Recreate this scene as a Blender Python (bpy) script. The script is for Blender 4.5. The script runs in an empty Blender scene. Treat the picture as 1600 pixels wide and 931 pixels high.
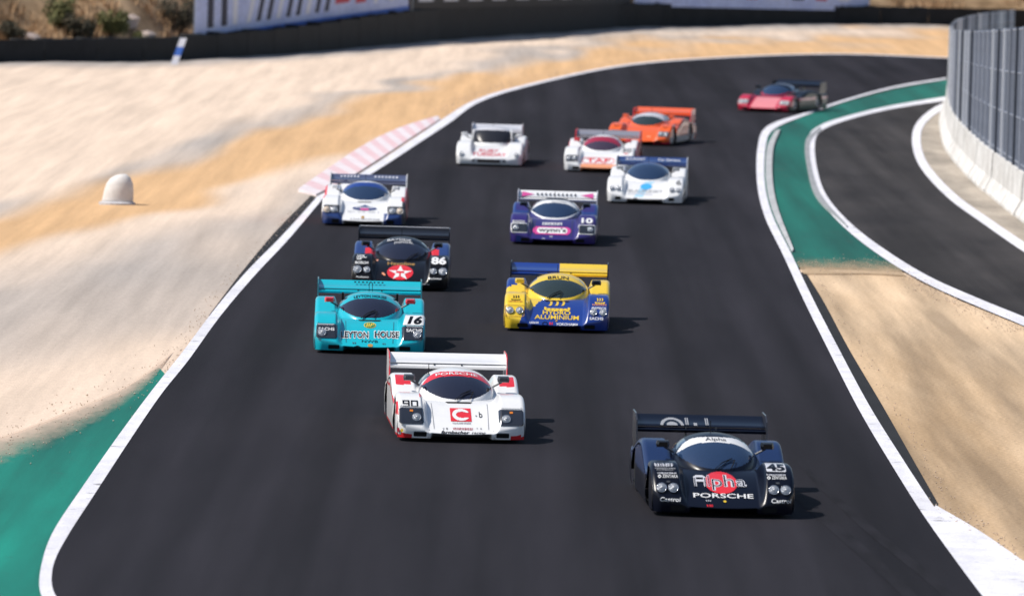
import bpy, math, random
import numpy as np
from mathutils import Vector, Matrix

random.seed(7)
RNG = np.random.default_rng(11)
S = bpy.context.scene
COL = S.collection

# ------------------------------------------------------------------ camera, sky, sun, exposure
F = 10300.0            # focal length in pixels of the 1600 px wide photograph
CAM_H = 9.2
PITCH = math.atan((465.5 + 235.0) / F)
ROLL = math.radians(1.6)
fw = Vector((0, math.cos(PITCH), -math.sin(PITCH)))
r0 = Vector((1, 0, 0))
u0 = Vector((0, math.sin(PITCH), math.cos(PITCH)))
rt = r0 * math.cos(ROLL) + u0 * math.sin(ROLL)
up = u0 * math.cos(ROLL) - r0 * math.sin(ROLL)
cd = bpy.data.cameras.new('camera')
cam = bpy.data.objects.new('camera', cd)
COL.objects.link(cam)
cam.matrix_world = Matrix(((rt.x, up.x, -fw.x, 0), (rt.y, up.y, -fw.y, 0), (rt.z, up.z, -fw.z, CAM_H), (0, 0, 0, 1)))
cd.sensor_width = 36.0
cd.lens = F / 1600 * 36.0
cd.clip_start = 1.0
cd.clip_end = 6000.0
cd.dof.use_dof = True
cd.dof.focus_distance = 108.0
cd.dof.aperture_fstop = 2.0
S.camera = cam

SUN_EL = math.radians(53)
SUN_AZ_VEC = Vector((-1.0, -0.10, 0)).normalized()      # the sun stands to the left of the picture
w = bpy.data.worlds.new('World'); S.world = w; w.use_nodes = True
nt = w.node_tree
sky = nt.nodes.new('ShaderNodeTexSky'); sky.sky_type = 'NISHITA'; sky.sun_disc = False
sky.sun_elevation = SUN_EL
sky.sun_rotation = math.atan2(SUN_AZ_VEC.x, SUN_AZ_VEC.y)
bg = nt.nodes['Background']; bg.inputs['Strength'].default_value = 0.10
nt.links.new(sky.outputs[0], bg.inputs['Color'])
sd = bpy.data.lights.new('sun', 'SUN'); sd.energy = 4.3; sd.angle = math.radians(0.5); sd.color = (1, 0.945, 0.87)
sun = bpy.data.objects.new('sun', sd); COL.objects.link(sun)
sdir = SUN_AZ_VEC * math.cos(SUN_EL) + Vector((0, 0, math.sin(SUN_EL)))
sun.rotation_euler = sdir.to_track_quat('Z', 'Y').to_euler()
sun.location = (-60, 90, 80)
S.view_settings.view_transform = 'Standard'
S.view_settings.look = 'None'
S.view_settings.exposure = 0.16
S.view_settings.gamma = 1.0
S.view_settings.use_curve_mapping = False

# ------------------------------------------------------------------ helpers
def G(px, py, z=0.0):
    """ground point (height z) seen at a photograph pixel"""
    d = fw + rt * ((px - 800) / F) + up * ((465.5 - py) / F)
    t = (z - CAM_H) / d.z
    return Vector((d.x * t, d.y * t, z))

def ss(a, b, t):
    t = np.clip((np.asarray(t, float) - a) / (b - a), 0, 1)
    return t * t * (3 - 2 * t)

def catmull(pts, n=10):
    P = [Vector(p) for p in pts]
    P = [P[0] * 2 - P[1]] + P + [P[-1] * 2 - P[-2]]
    out = []
    for i in range(1, len(P) - 2):
        for k in range(n):
            t = k / n
            a, b, c, d = P[i - 1], P[i], P[i + 1], P[i + 2]
            out.append(0.5 * ((2 * b) + (c - a) * t + (2 * a - 5 * b + 4 * c - d) * t * t + (3 * b - a - 3 * c + d) * t ** 3))
    out.append(P[-2])
    return out

def tag(o, label=None, cat=None, group=None, kind=None):
    if label: o['label'] = label
    if cat: o['category'] = cat
    if group: o['group'] = group
    if kind: o['kind'] = kind
    return o

def mesh_obj(name, verts, faces, mats, parent=None, fmat=None, smooth=False):
    me = bpy.data.meshes.new(name)
    me.from_pydata([tuple(v) for v in verts], [], [tuple(f) for f in faces])
    if not isinstance(mats, (list, tuple)): mats = [mats]
    for m in mats: me.materials.append(m)
    if fmat is not None: me.polygons.foreach_set('material_index', np.asarray(fmat, dtype=np.int32))
    if smooth: me.polygons.foreach_set('use_smooth', np.ones(len(me.polygons), dtype=bool))
    me.update()
    o = bpy.data.objects.new(name, me)
    COL.objects.link(o)
    if parent: o.parent = parent
    return o

def link_obj(name, me, parent=None):
    o = bpy.data.objects.new(name, me); COL.objects.link(o)
    if parent: o.parent = parent
    return o

def empty(name, loc=(0, 0, 0), rz=0.0, parent=None):
    o = bpy.data.objects.new(name, None); COL.objects.link(o)
    o.location = loc; o.rotation_euler = (0, 0, rz); o.empty_display_size = 0.3
    if parent: o.parent = parent
    return o

class MB:
    def __init__(s): s.v = []; s.f = []
    def add(s, v, f):
        b = len(s.v); s.v += [tuple(p) for p in v]; s.f += [tuple(i + b for i in q) for q in f]
    def box(s, x0, x1, y0, y1, z0, z1):
        s.add([(x0, y0, z0), (x1, y0, z0), (x1, y1, z0), (x0, y1, z0), (x0, y0, z1), (x1, y0, z1), (x1, y1, z1), (x0, y1, z1)],
              [(0, 3, 2, 1), (4, 5, 6, 7), (0, 1, 5, 4), (1, 2, 6, 5), (2, 3, 7, 6), (3, 0, 4, 7)])
    def prism(s, poly, axis_fn, a, b):
        n = len(poly)
        s.add([axis_fn(p, a) for p in poly] + [axis_fn(p, b) for p in poly],
              [tuple(range(n))[::-1], tuple(range(n, 2 * n))] + [(i, (i + 1) % n, n + (i + 1) % n, n + i) for i in range(n)])
    def tube(s, pts, r, n=6):
        pts = [Vector(p) for p in pts]; rings = []
        for i, p in enumerate(pts):
            d = (pts[min(i + 1, len(pts) - 1)] - pts[max(i - 1, 0)]).normalized()
            a = d.orthogonal().normalized(); b = d.cross(a)
            rr = r[i] if isinstance(r, (list, tuple)) else r
            rings.append([p + (a * math.cos(2 * math.pi * k / n) + b * math.sin(2 * math.pi * k / n)) * rr for k in range(n)])
        v = [q for R in rings for q in R]; f = []
        for i in range(len(rings) - 1):
            for k in range(n): f.append((i * n + k, i * n + (k + 1) % n, (i + 1) * n + (k + 1) % n, (i + 1) * n + k))
        f.append(tuple(range(n))[::-1]); f.append(tuple((len(rings) - 1) * n + k for k in range(n)))
        s.add(v, f)
    def build(s, name, mat, parent=None, smooth=False): return mesh_obj(name, s.v, s.f, mat, parent, smooth=smooth)

# ------------------------------------------------------------------ materials
MATS = {}
def mat(name):
    m = bpy.data.materials.new(name); m.use_nodes = True
    n = m.node_tree.nodes; return m, n, m.node_tree.links, n['Principled BSDF']

def paint(name, col, rough=0.28, coat=0.5, metal=0.0, var=0.04):
    if name in MATS: return MATS[name]
    m, n, l, b = mat(name)
    tc = n.new('ShaderNodeTexCoord'); nz = n.new('ShaderNodeTexNoise'); nz.inputs['Scale'].default_value = 9; nz.inputs['Detail'].default_value = 5
    l.new(tc.outputs['Object'], nz.inputs['Vector'])
    mx = n.new('ShaderNodeMix'); mx.data_type = 'RGBA'
    mx.inputs[6].default_value = (*[c * (1 - var * 2) for c in col], 1); mx.inputs[7].default_value = (*[min(1, c * (1 + var)) for c in col], 1)
    l.new(nz.outputs['Fac'], mx.inputs[0]); l.new(mx.outputs[2], b.inputs['Base Color'])
    b.inputs['Roughness'].default_value = rough; b.inputs['Metallic'].default_value = metal
    if coat == 0.0: b.inputs['Specular IOR Level'].default_value = 0.3
    b.inputs['Coat Weight'].default_value = coat; b.inputs['Coat Roughness'].default_value = 0.06
    MATS[name] = m
    return m

def ground_mat(name, c1, c2, scale=0.6, rough=0.9, bump=0.0, bscale=25.0, stretch=(1, 1, 1), spec=0.3, rot=0.0, wear=None, streak=None):
    m, n, l, b = mat(name)
    tc = n.new('ShaderNodeTexCoord'); mp = n.new('ShaderNodeMapping'); mp.inputs['Scale'].default_value = stretch; mp.inputs['Rotation'].default_value = (0, 0, rot)
    l.new(tc.outputs['Object'], mp.inputs['Vector'])
    nz = n.new('ShaderNodeTexNoise'); nz.inputs['Scale'].default_value = scale; nz.inputs['Detail'].default_value = 8; nz.inputs['Roughness'].default_value = 0.62
    l.new(mp.outputs[0], nz.inputs['Vector'])
    cr = n.new('ShaderNodeValToRGB'); cr.color_ramp.elements[0].position = 0.33; cr.color_ramp.elements[1].position = 0.68
    cr.color_ramp.elements[0].color = (*c1, 1); cr.color_ramp.elements[1].color = (*c2, 1)
    l.new(nz.outputs['Fac'], cr.inputs[0])
    fine = n.new('ShaderNodeTexNoise'); fine.inputs['Scale'].default_value = bscale; fine.inputs['Detail'].default_value = 4
    l.new(tc.outputs['Object'], fine.inputs['Vector'])
    mr = n.new('ShaderNodeMapRange'); mr.inputs[1].default_value = 0.3; mr.inputs[2].default_value = 0.7; mr.inputs[3].default_value = 0.82; mr.inputs[4].default_value = 1.15
    l.new(fine.outputs['Fac'], mr.inputs[0])
    mu = n.new('ShaderNodeVectorMath'); mu.operation = 'SCALE'
    l.new(cr.outputs[0], mu.inputs[0]); l.new(mr.outputs[0], mu.inputs['Scale'])
    last = mu.outputs[0]
    if streak:      # long lanes of rubber laid along the driving direction
        sm = n.new('ShaderNodeMapping'); sm.inputs['Scale'].default_value = streak[0]; sm.inputs['Rotation'].default_value = (0, 0, streak[1]); l.new(tc.outputs['Object'], sm.inputs['Vector'])
        sn = n.new('ShaderNodeTexNoise'); sn.inputs['Scale'].default_value = 1.0; sn.inputs['Detail'].default_value = 5; l.new(sm.outputs[0], sn.inputs['Vector'])
        sr = n.new('ShaderNodeMapRange'); sr.inputs[1].default_value = 0.35; sr.inputs[2].default_value = 0.65; sr.inputs[3].default_value = 1 - streak[2]; sr.inputs[4].default_value = 1 + streak[2]; l.new(sn.outputs['Fac'], sr.inputs[0])
        sv = n.new('ShaderNodeVectorMath'); sv.operation = 'SCALE'; l.new(last, sv.inputs[0]); l.new(sr.outputs[0], sv.inputs['Scale']); last = sv.outputs[0]
    if wear:        # paint worn through to what lies below
        wn = n.new('ShaderNodeTexNoise'); wn.inputs['Scale'].default_value = wear[1]; wn.inputs['Detail'].default_value = 9; wn.inputs['Roughness'].default_value = 0.7; l.new(tc.outputs['Object'], wn.inputs['Vector'])
        wr = n.new('ShaderNodeValToRGB'); wr.color_ramp.elements[0].position = wear[2]; wr.color_ramp.elements[1].position = wear[2] + .10; l.new(wn.outputs['Fac'], wr.inputs[0])
        wm = n.new('ShaderNodeMix'); wm.data_type = 'RGBA'; wm.inputs[6].default_value = (*wear[0], 1); l.new(wr.outputs[0], wm.inputs[0]); l.new(last, wm.inputs[7]); last = wm.outputs[2]
    l.new(last, b.inputs['Base Color'])
    b.inputs['Roughness'].default_value = rough
    b.inputs['Specular IOR Level'].default_value = spec
    if bump:
        bp = n.new('ShaderNodeBump'); bp.inputs['Strength'].default_value = bump; bp.inputs['Distance'].default_value = 0.05
        l.new(fine.outputs['Fac'], bp.inputs['Height']); l.new(bp.outputs[0], b.inputs['Normal'])
    MATS[name] = m
    return m

def leaf_mat(name, c1, c2):
    m, n, l, b = mat(name)
    oi = n.new('ShaderNodeNewGeometry'); cr = n.new('ShaderNodeMix'); cr.data_type = 'RGBA'; cr.inputs[6].default_value = (*c1, 1); cr.inputs[7].default_value = (*c2, 1)
    l.new(oi.outputs['Random Per Island'], cr.inputs[0]); l.new(cr.outputs[2], b.inputs['Base Color']); b.inputs['Roughness'].default_value = 0.8
    return m
WHITE = paint('paint_white', (0.80, 0.80, 0.80))
BLACK = paint('paint_black', (0.005, 0.005, 0.007), 0.28, 0.0)
NAVY = paint('paint_navy', (0.003, 0.0045, 0.012), 0.28, 0.0)
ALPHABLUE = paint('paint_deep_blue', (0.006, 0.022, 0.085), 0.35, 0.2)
TEAL = paint('paint_turquoise', (0.003, 0.44, 0.54))
YELLOW = paint('paint_yellow', (0.82, 0.56, 0.03))
BLUE = paint('paint_blue', (0.008, 0.038, 0.24))
PURPLE = paint('paint_purple', (0.030, 0.018, 0.15))
PODBLUE = paint('paint_pod_blue', (0.014, 0.042, 0.20))
RED = paint('paint_red', (0.72, 0.022, 0.03))
DARKRED = paint('paint_dark_red', (0.35, 0.01, 0.035))
ORANGE = paint('paint_orange', (0.85, 0.12, 0.015))
PEACH = paint('paint_peach', (0.80, 0.33, 0.17))
SKYBLUE = paint('paint_sky_blue', (0.06, 0.42, 0.80))
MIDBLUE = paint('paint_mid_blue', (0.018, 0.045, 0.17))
GREEN = paint('paint_green', (0.02, 0.22, 0.07))
GOLD = paint('paint_gold', (0.45, 0.25, 0.05), 0.4)
PINK = paint('paint_magenta', (0.65, 0.06, 0.28))
GREY = paint('paint_grey', (0.32, 0.33, 0.35), 0.45, 0.1)
DGREY = paint('paint_dark_grey', (0.05, 0.055, 0.065), 0.5, 0.1)
BEIGE = paint('lamp_cover_beige', (0.62, 0.50, 0.38), 0.5, 0.1)
VOID = paint('opening_black', (0.006, 0.006, 0.007), 0.8, 0.0)
CARBON = paint('underbody_black', (0.014, 0.014, 0.015), 0.6, 0.0)
RUBBER = paint('tyre_rubber', (0.018, 0.018, 0.019), 0.75, 0.0)
RIM = paint('wheel_silver', (0.55, 0.55, 0.56), 0.3, 0.2, 0.6)
CHROME = paint('lamp_reflector', (0.75, 0.76, 0.78), 0.16, 0.5, 0.9)
AMBER = paint('indicator_amber', (0.75, 0.22, 0.02), 0.3)
GLASS = paint('tinted_glass', (0.012, 0.013, 0.028), 0.05, 1.0)
GLASSB = paint('tinted_glass_blue', (0.015, 0.035, 0.085), 0.06, 1.0)
GLASSG = paint('tinted_glass_green', (0.022, 0.035, 0.030), 0.07, 1.0)
COVER = paint('lamp_cover_smoke', (0.022, 0.026, 0.036), 0.08, 1.0)
LENS, n_, l_, b_ = mat('lamp_lens')
b_.inputs['Base Color'].default_value = (0.40, 0.42, 0.46, 1); b_.inputs['Metallic'].default_value = 0.25; b_.inputs['Roughness'].default_value = 0.22; b_.inputs['Coat Weight'].default_value = 1
wv = n_.new('ShaderNodeTexWave'); wv.inputs['Scale'].default_value = 40; bp_ = n_.new('ShaderNodeBump'); bp_.inputs['Strength'].default_value = 0.35; bp_.inputs['Distance'].default_value = 0.01
l_.new(wv.outputs[0], bp_.inputs['Height']); l_.new(bp_.outputs[0], b_.inputs['Normal'])

# ------------------------------------------------------------------ the ground
def sheet(name, outline, z, material, label=None, cat=None, kind='structure', px=True, edge=0.0):
    """one flat sheet from a closed outline given in photograph pixels on the ground"""
    pts = [G(*p) if px else Vector((p[0], p[1], 0)) for p in outline]
    cu = bpy.data.curves.new('tmp', 'CURVE'); cu.dimensions = '2D'; cu.fill_mode = 'FRONT'
    sp = cu.splines.new('POLY'); sp.points.add(len(pts) - 1); sp.use_cyclic_u = True
    for q, p in zip(sp.points, pts): q.co = (p.x, p.y, 0, 1)
    to = bpy.data.objects.new('tmp', cu)
    me = bpy.data.meshes.new_from_object(to)
    bpy.data.objects.remove(to); bpy.data.curves.remove(cu)
    me.materials.clear(); me.materials.append(material)
    up_n = sum(p.normal.z * p.area for p in me.polygons)
    if up_n < 0: me.flip_normals()
    me.name = name
    o = link_obj(name, me); o.location.z = z
    tag(o, label, cat, kind=kind)
    return o

def strip_pts(a, b, n=10):
    A = catmull([(x, y, 0) for x, y in a], n); B = catmull([(x, y, 0) for x, y in b], n)
    return A, B

def strip(name, a, b, z, material, label=None, cat=None, kind='structure', parent=None, thick=0.0):
    """a band between two traced edges (photograph pixels on the ground)"""
    A, B = strip_pts(a, b)
    v = []
    for p, q in zip(A, B):
        g, h = G(p.x, p.y), G(q.x, q.y)
        v += [(g.x, g.y, z), (h.x, h.y, z)]
    f = [(2 * i, 2 * i + 1, 2 * i + 3, 2 * i + 2) for i in range(len(A) - 1)]
    o = mesh_obj(name, v, f, material, parent)
    if sum(p.normal.z for p in o.data.polygons) < 0: o.data.flip_normals()
    if thick:
        md = o.modifiers.new('thick', 'SOLIDIFY'); md.thickness = thick; md.offset = -1
    if kind: o['kind'] = kind
    tag(o, label, cat)
    return o

LEFT_EDGE = [(150, 1010), (86, 955), (72, 925), (78, 885), (100, 835), (140, 775), (195, 690), (245, 616), (288, 562), (338, 494), (390, 432), (446, 374),
             (500, 314), (545, 290), (600, 255), (650, 222), (700, 187), (745, 160), (820, 136), (960, 106), (1100, 93), (1300, 86), (1490, 92), (1700, 110)]
RIGHT_EDGE = [(1700, 108), (1590, 112), (1478, 124), (1400, 138), (1330, 156), (1258, 180), (1203, 202), (1188, 232), (1187, 288), (1200, 340), (1229, 400),
              (1262, 470), (1298, 540), (1350, 640), (1400, 722), (1450, 800), (1498, 868), (1545, 931), (1610, 1010)]
ASPHALT = ground_mat('asphalt', (0.0135, 0.0127, 0.0165), (0.0235, 0.0218, 0.0275), 0.22, 0.9, 0.25, 60.0, (2.2, 0.18, 1), rot=0.05, spec=0.12, streak=((0.9, 0.012, 1), 0.02, 0.32))
ASPHALT2 = ground_mat('asphalt_worn', (0.026, 0.0245, 0.026), (0.050, 0.046, 0.046), 0.35, 0.85, 0.25, 60.0, (1.5, 0.25, 1), rot=-0.1, spec=0.12, streak=((1.2, 0.02, 1), -0.05, 0.3))
ASPHALT3 = ground_mat('asphalt_fresh', (0.012, 0.012, 0.013), (0.02, 0.02, 0.022), 0.6, 0.85, 0.2, 60.0)
GREENP = ground_mat('green_runoff_paint', (0.0012, 0.12, 0.092), (0.0025, 0.25, 0.18), 0.35, 0.75, 0.2, 40.0, (1.4, 0.12, 1), rot=0.05, streak=((1.6, 0.03, 1), 0.06, 0.22), wear=((0.03, 0.10, 0.085), 1.3, 0.30))
GREENV = ground_mat('green_verge_paint', (0.003, 0.085, 0.066), (0.005, 0.135, 0.10), 0.35, 0.75, 0.2, 40.0, (1.4, 0.12, 1), rot=-0.03, streak=((1.6, 0.03, 1), -0.04, 0.2), wear=((0.04, 0.07, 0.062), 1.1, 0.32))
LINE = ground_mat('line_paint', (0.66, 0.65, 0.69), (0.80, 0.79, 0.83), 1.5, 0.6, 0.1, 40.0, streak=((2.5, 0.25, 1), 0.0, 0.08), wear=((0.22, 0.21, 0.22), 2.2, 0.31))
CONC = ground_mat('kerb_concrete', (0.42, 0.41, 0.42), (0.60, 0.59, 0.60), 1.2, 0.85, 0.2, 30.0)
DIRT = ground_mat('dry_dirt', (0.38, 0.26, 0.15), (0.60, 0.445, 0.295), 0.35, 0.95, 0.4, 14.0, (0.9, 0.10, 1), rot=-0.06, streak=((1.4, 0.05, 1), -0.06, 0.30))
VERGE = ground_mat('dusty_verge', (0.24, 0.21, 0.175), (0.46, 0.40, 0.33), 0.8, 0.95, 0.4, 14.0, (1.2, 0.2, 1))
HILLM = ground_mat('dry_hillside', (0.16, 0.10, 0.05), (0.50, 0.34, 0.20), 0.55, 0.95, 0.6, 6.0)

# large base sheet to the horizon
base = mesh_obj('ground', [(-3000, -500, -0.08), (3000, -500, -0.08), (3000, 5000, -0.08), (-3000, 5000, -0.08)], [(0, 1, 2, 3)], DIRT)
tag(base, kind='structure')

L = catmull([(x, y, 0) for x, y in LEFT_EDGE], 8); R = catmull([(x, y, 0) for x, y in RIGHT_EDGE], 8)
sheet('race_track', [(p.x, p.y) for p in L] + [(p.x, p.y) for p in R], 0.030, ASPHALT)

def inpoly(poly, X, Y):
    ins = np.zeros(X.shape, bool); n = len(poly)
    for i in range(n):
        x1, y1 = poly[i]; x2, y2 = poly[(i + 1) % n]
        c = (y1 > Y) != (y2 > Y)
        if y1 != y2: ins ^= c & (X < (x2 - x1) * (Y - y1) / (y2 - y1) + x1)
    return ins

def polydist(poly, X, Y):
    d = np.full(X.shape, 1e9); n = len(poly)
    for i in range(n - 1):
        x1, y1 = poly[i]; x2, y2 = poly[i + 1]
        dx, dy = x2 - x1, y2 - y1; LL = dx * dx + dy * dy + 1e-9
        t = np.clip(((X - x1) * dx + (Y - y1) * dy) / LL, 0, 1)
        d = np.minimum(d, np.hypot(X - x1 - t * dx, Y - y1 - t * dy))
    return d

# gravel trap: one sheet with soft mounds, three tones of gravel and sand laid in bands
def vnoise(X, Y, seed):
    r = np.random.default_rng(seed); T = r.random((64, 64))
    xi = np.floor(X).astype(int); yi = np.floor(Y).astype(int); fx = X - xi; fy = Y - yi
    fx = fx * fx * (3 - 2 * fx); fy = fy * fy * (3 - 2 * fy)
    g = lambda a, b: T[a % 64, b % 64]
    return (g(xi, yi) * (1 - fx) + g(xi + 1, yi) * fx) * (1 - fy) + (g(xi, yi + 1) * (1 - fx) + g(xi + 1, yi + 1) * fx) * fy

left_world = [(g.x, g.y) for g in (G(p.x, p.y) for p in L)]
def gravel():
    xs = np.arange(-26, 26.01, 0.22); ys = np.concatenate([np.arange(66, 150, 0.5), np.arange(150, 420, 1.0)])
    X, Y = np.meshgrid(xs, ys)
    side = inpoly(left_world + [(60, left_world[-1][1] + 1), (60, 60), (left_world[0][0], 50)], X, Y)   # the track side
    D = polydist(left_world, X, Y)
    amp = np.where(side, 0, np.clip((D - 0.8) / 3.0, 0, 1))
    gb = [(g.x, g.y) for g in (G(*p) for p in [(-200, 752), (0, 690), (60, 668), (125, 642), (190, 612), (248, 575)])]
    gz = inpoly(gb + [(10, gb[-1][1]), (10, 40), (-60, 40), (-60, gb[0][1])], X, Y)
    amp = amp * np.where(gz, 0, np.clip(polydist(gb, X, Y) / 2.0, 0, 1))
    rows = np.sin((X * 0.9 - Y * 0.054 + 1.2 * vnoise(X * .2, Y * .05, 9)) * 5.0)
    Z = amp * (0.14 * (vnoise(X * 0.30 - Y * .02, Y * 0.05, 3) - 0.35) + 0.03 * vnoise(X * 1.2, Y * 0.2, 5) + 0.010 * rows) - np.where(side, 0.03, 0.0)
    # bands of sand and gravel, given on the photograph's ground
    def px_of(Xa, Ya):
        v = np.stack([Xa, Ya, np.full(Xa.shape, -CAM_H)], -1)
        dep = v @ np.array(fw); return 800 + F * (v @ np.array(rt)) / dep, 465.5 - F * (v @ np.array(up)) / dep
    PX, PY = px_of(X, Y)
    wob = (vnoise(X * .5, Y * .12, 21) - .5)
    def band(pts, width_top, width_bot):
        xp = np.array([p[0] for p in pts]); yp = np.array([p[1] for p in pts]); c = np.interp(PX, xp, yp) + wob * 30
        d = PY - c
        return np.where(d < 0, 1 - ss(width_top * .4, width_top, -d), 1 - ss(width_bot * .4, width_bot, d))
    sand = band([(-200, 420), (0, 360), (150, 325), (300, 290), (400, 245), (560, 195), (740, 150), (1000, 100), (1500, 85)], 46, 46)
    grey = np.maximum(band([(-200, 520), (0, 490), (300, 430), (450, 365), (600, 300)], 90, 110),
                      band([(100, 330), (300, 240), (450, 195), (620, 150), (800, 108), (1000, 75)], 34, 46)) * (0.55 + 0.45 * vnoise(X * .6, Y * .1, 33))
    grey = np.maximum(grey, 1 - ss(3, 14, PY - np.interp(PX, [-100, 150, 300, 450, 640, 760, 900, 1100, 1300, 1500], [100, 98, 94, 88, 72, 58, 46, 41, 40, 42])))
    ny, nx = X.shape
    idx = np.arange(nx * ny).reshape(ny, nx)
    q = np.stack([idx[:-1, :-1], idx[:-1, 1:], idx[1:, 1:], idx[1:, :-1]], -1).reshape(-1, 4)
    me = bpy.data.meshes.new('gravel_trap')
    me.vertices.add(nx * ny); me.vertices.foreach_set('co', np.stack([X, Y, Z], -1).astype(np.float32).ravel())
    me.loops.add(q.size); me.loops.foreach_set('vertex_index', q.ravel().astype(np.int32))
    me.polygons.add(len(q)); me.polygons.foreach_set('loop_start', np.arange(0, q.size, 4, dtype=np.int32))
    me.polygons.foreach_set('use_smooth', np.ones(len(q), bool))
    me.update()
    for nm, A in (('sand', sand), ('grey', grey)):
        at = me.attributes.new(nm, 'FLOAT', 'POINT'); at.data.foreach_set('value', A.astype(np.float32).ravel())
    m, n, l, b = mat('gravel')
    tc = n.new('ShaderNodeTexCoord')
    mp = n.new('ShaderNodeMapping'); mp.inputs['Scale'].default_value = (1.5, 0.045, 1); mp.inputs['Rotation'].default_value = (0, 0, 0.06); l.new(tc.outputs['Object'], mp.inputs['Vector'])
    nz = n.new('ShaderNodeTexNoise'); nz.inputs['Scale'].default_value = 1.1; nz.inputs['Detail'].default_value = 9; nz.inputs['Roughness'].default_value = 0.65; l.new(mp.outputs[0], nz.inputs['Vector'])
    a1 = n.new('ShaderNodeAttribute'); a1.attribute_name = 'sand'; a2 = n.new('ShaderNodeAttribute'); a2.attribute_name = 'grey'
    m1 = n.new('ShaderNodeMix'); m1.data_type = 'RGBA'; m1.inputs[6].default_value = (0.73, 0.58, 0.455, 1); m1.inputs[7].default_value = (0.41, 0.365, 0.33, 1); l.new(a2.outputs['Fac'], m1.inputs[0])
    m2 = n.new('ShaderNodeMix'); m2.data_type = 'RGBA'; m2.inputs[7].default_value = (0.65, 0.41, 0.215, 1); l.new(a1.outputs['Fac'], m2.inputs[0]); l.new(m1.outputs[2], m2.inputs[6])
    mr = n.new('ShaderNodeMapRange'); mr.inputs[1].default_value = 0.3; mr.inputs[2].default_value = 0.7; mr.inputs[3].default_value = 0.78; mr.inputs[4].default_value = 1.10; l.new(nz.outputs['Fac'], mr.inputs[0])
    fine = n.new('ShaderNodeTexVoronoi'); fine.inputs['Scale'].default_value = 22; l.new(tc.outputs['Object'], fine.inputs['Vector'])
    mr2 = n.new('ShaderNodeMapRange'); mr2.inputs[1].default_value = 0.0; mr2.inputs[2].default_value = 1.0; mr2.inputs[3].default_value = 0.90; mr2.inputs[4].default_value = 1.07
    sepc = n.new('ShaderNodeSeparateColor'); l.new(fine.outputs['Color'], sepc.inputs[0]); l.new(sepc.outputs[0], mr2.inputs[0])
    mm = n.new('ShaderNodeMath'); mm.operation = 'MULTIPLY'; l.new(mr.outputs[0], mm.inputs[0]); l.new(mr2.outputs[0], mm.inputs[1])
    mu = n.new('ShaderNodeVectorMath'); mu.operation = 'SCALE'; l.new(m2.outputs[2], mu.inputs[0]); l.new(mm.outputs[0], mu.inputs['Scale']); l.new(mu.outputs[0], b.inputs['Base Color'])
    bp = n.new('ShaderNodeBump'); bp.inputs['Strength'].default_value = 0.25; bp.inputs['Distance'].default_value = 0.02; l.new(fine.outputs['Distance'], bp.inputs['Height']); l.new(bp.outputs[0], b.inputs['Normal'])
    b.inputs['Roughness'].default_value = 0.95; b.inputs['Specular IOR Level'].default_value = 0.2
    me.materials.append(m)
    tag(link_obj('gravel_trap', me), kind='structure')
gravel()

# painted runoff, access road and dirt on the inside of the bend
sheet('green_runoff', [(-160, 735), (0, 690), (60, 668), (125, 642), (190, 612), (248, 575), (262, 590)] + [(p.x, p.y) for p in reversed(L[0:72]) if p.y > 592] + [(60, 1010), (-260, 1010)], 0.016, GREENP)
INNER = [(1700, 122), (1590, 134), (1480, 152), (1395, 166), (1330, 181), (1282, 197), (1262, 218), (1263, 262), (1280, 312), (1322, 360), (1382, 406), (1450, 446), (1530, 482), (1610, 516), (1720, 570)]
WALLSIDE = [(1560, 138), (1500, 152), (1450, 176), (1426, 208), (1434, 256), (1478, 308), (1540, 354), (1610, 402), (1720, 470)]
I = catmull([(x, y, 0) for x, y in INNER], 8); WS = catmull([(x, y, 0) for x, y in WALLSIDE], 8)
sheet('infield_dirt', [(1255, 405), (1300, 425), (1410, 428), (1500, 470), (1720, 560), (1900, 700), (1800, 1010), (1630, 1010), (1540, 920), (1440, 790), (1345, 640), (1280, 520)], 0.004, DIRT)
sheet('green_verge', [(1700, 110), (1478, 126), (1400, 140), (1330, 158), (1258, 182), (1206, 204), (1192, 232), (1190, 290), (1203, 340), (1232, 398), (1245, 419), (1330, 420), (1412, 424)] + [(p.x, p.y) for p in reversed(I[:82]) if p.y < 424], 0.020, GREENV)
sheet('access_road', [(p.x, p.y) for p in I] + [(p.x, p.y) for p in reversed(WS)], 0.024, ASPHALT2)
sheet('wall_verge', [(p.x, p.y) for p in WS] + [(1720, 440), (1600, 330), (1520, 262), (1490, 215), (1492, 170), (1560, 120)], 0.010, VERGE)
strip('shoulder', [(1246, 428), (1275, 478), (1312, 550), (1364, 645), (1415, 728), (1462, 795)], [(1258, 425), (1288, 474), (1327, 547), (1379, 635), (1430, 725), (1466, 788)], 0.012, ASPHALT3)
strip('shoulder', [(330, 496), (383, 432), (440, 371), (494, 310)], [(326, 494), (376, 428), (430, 363), (486, 306)], 0.012, ASPHALT3)

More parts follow.
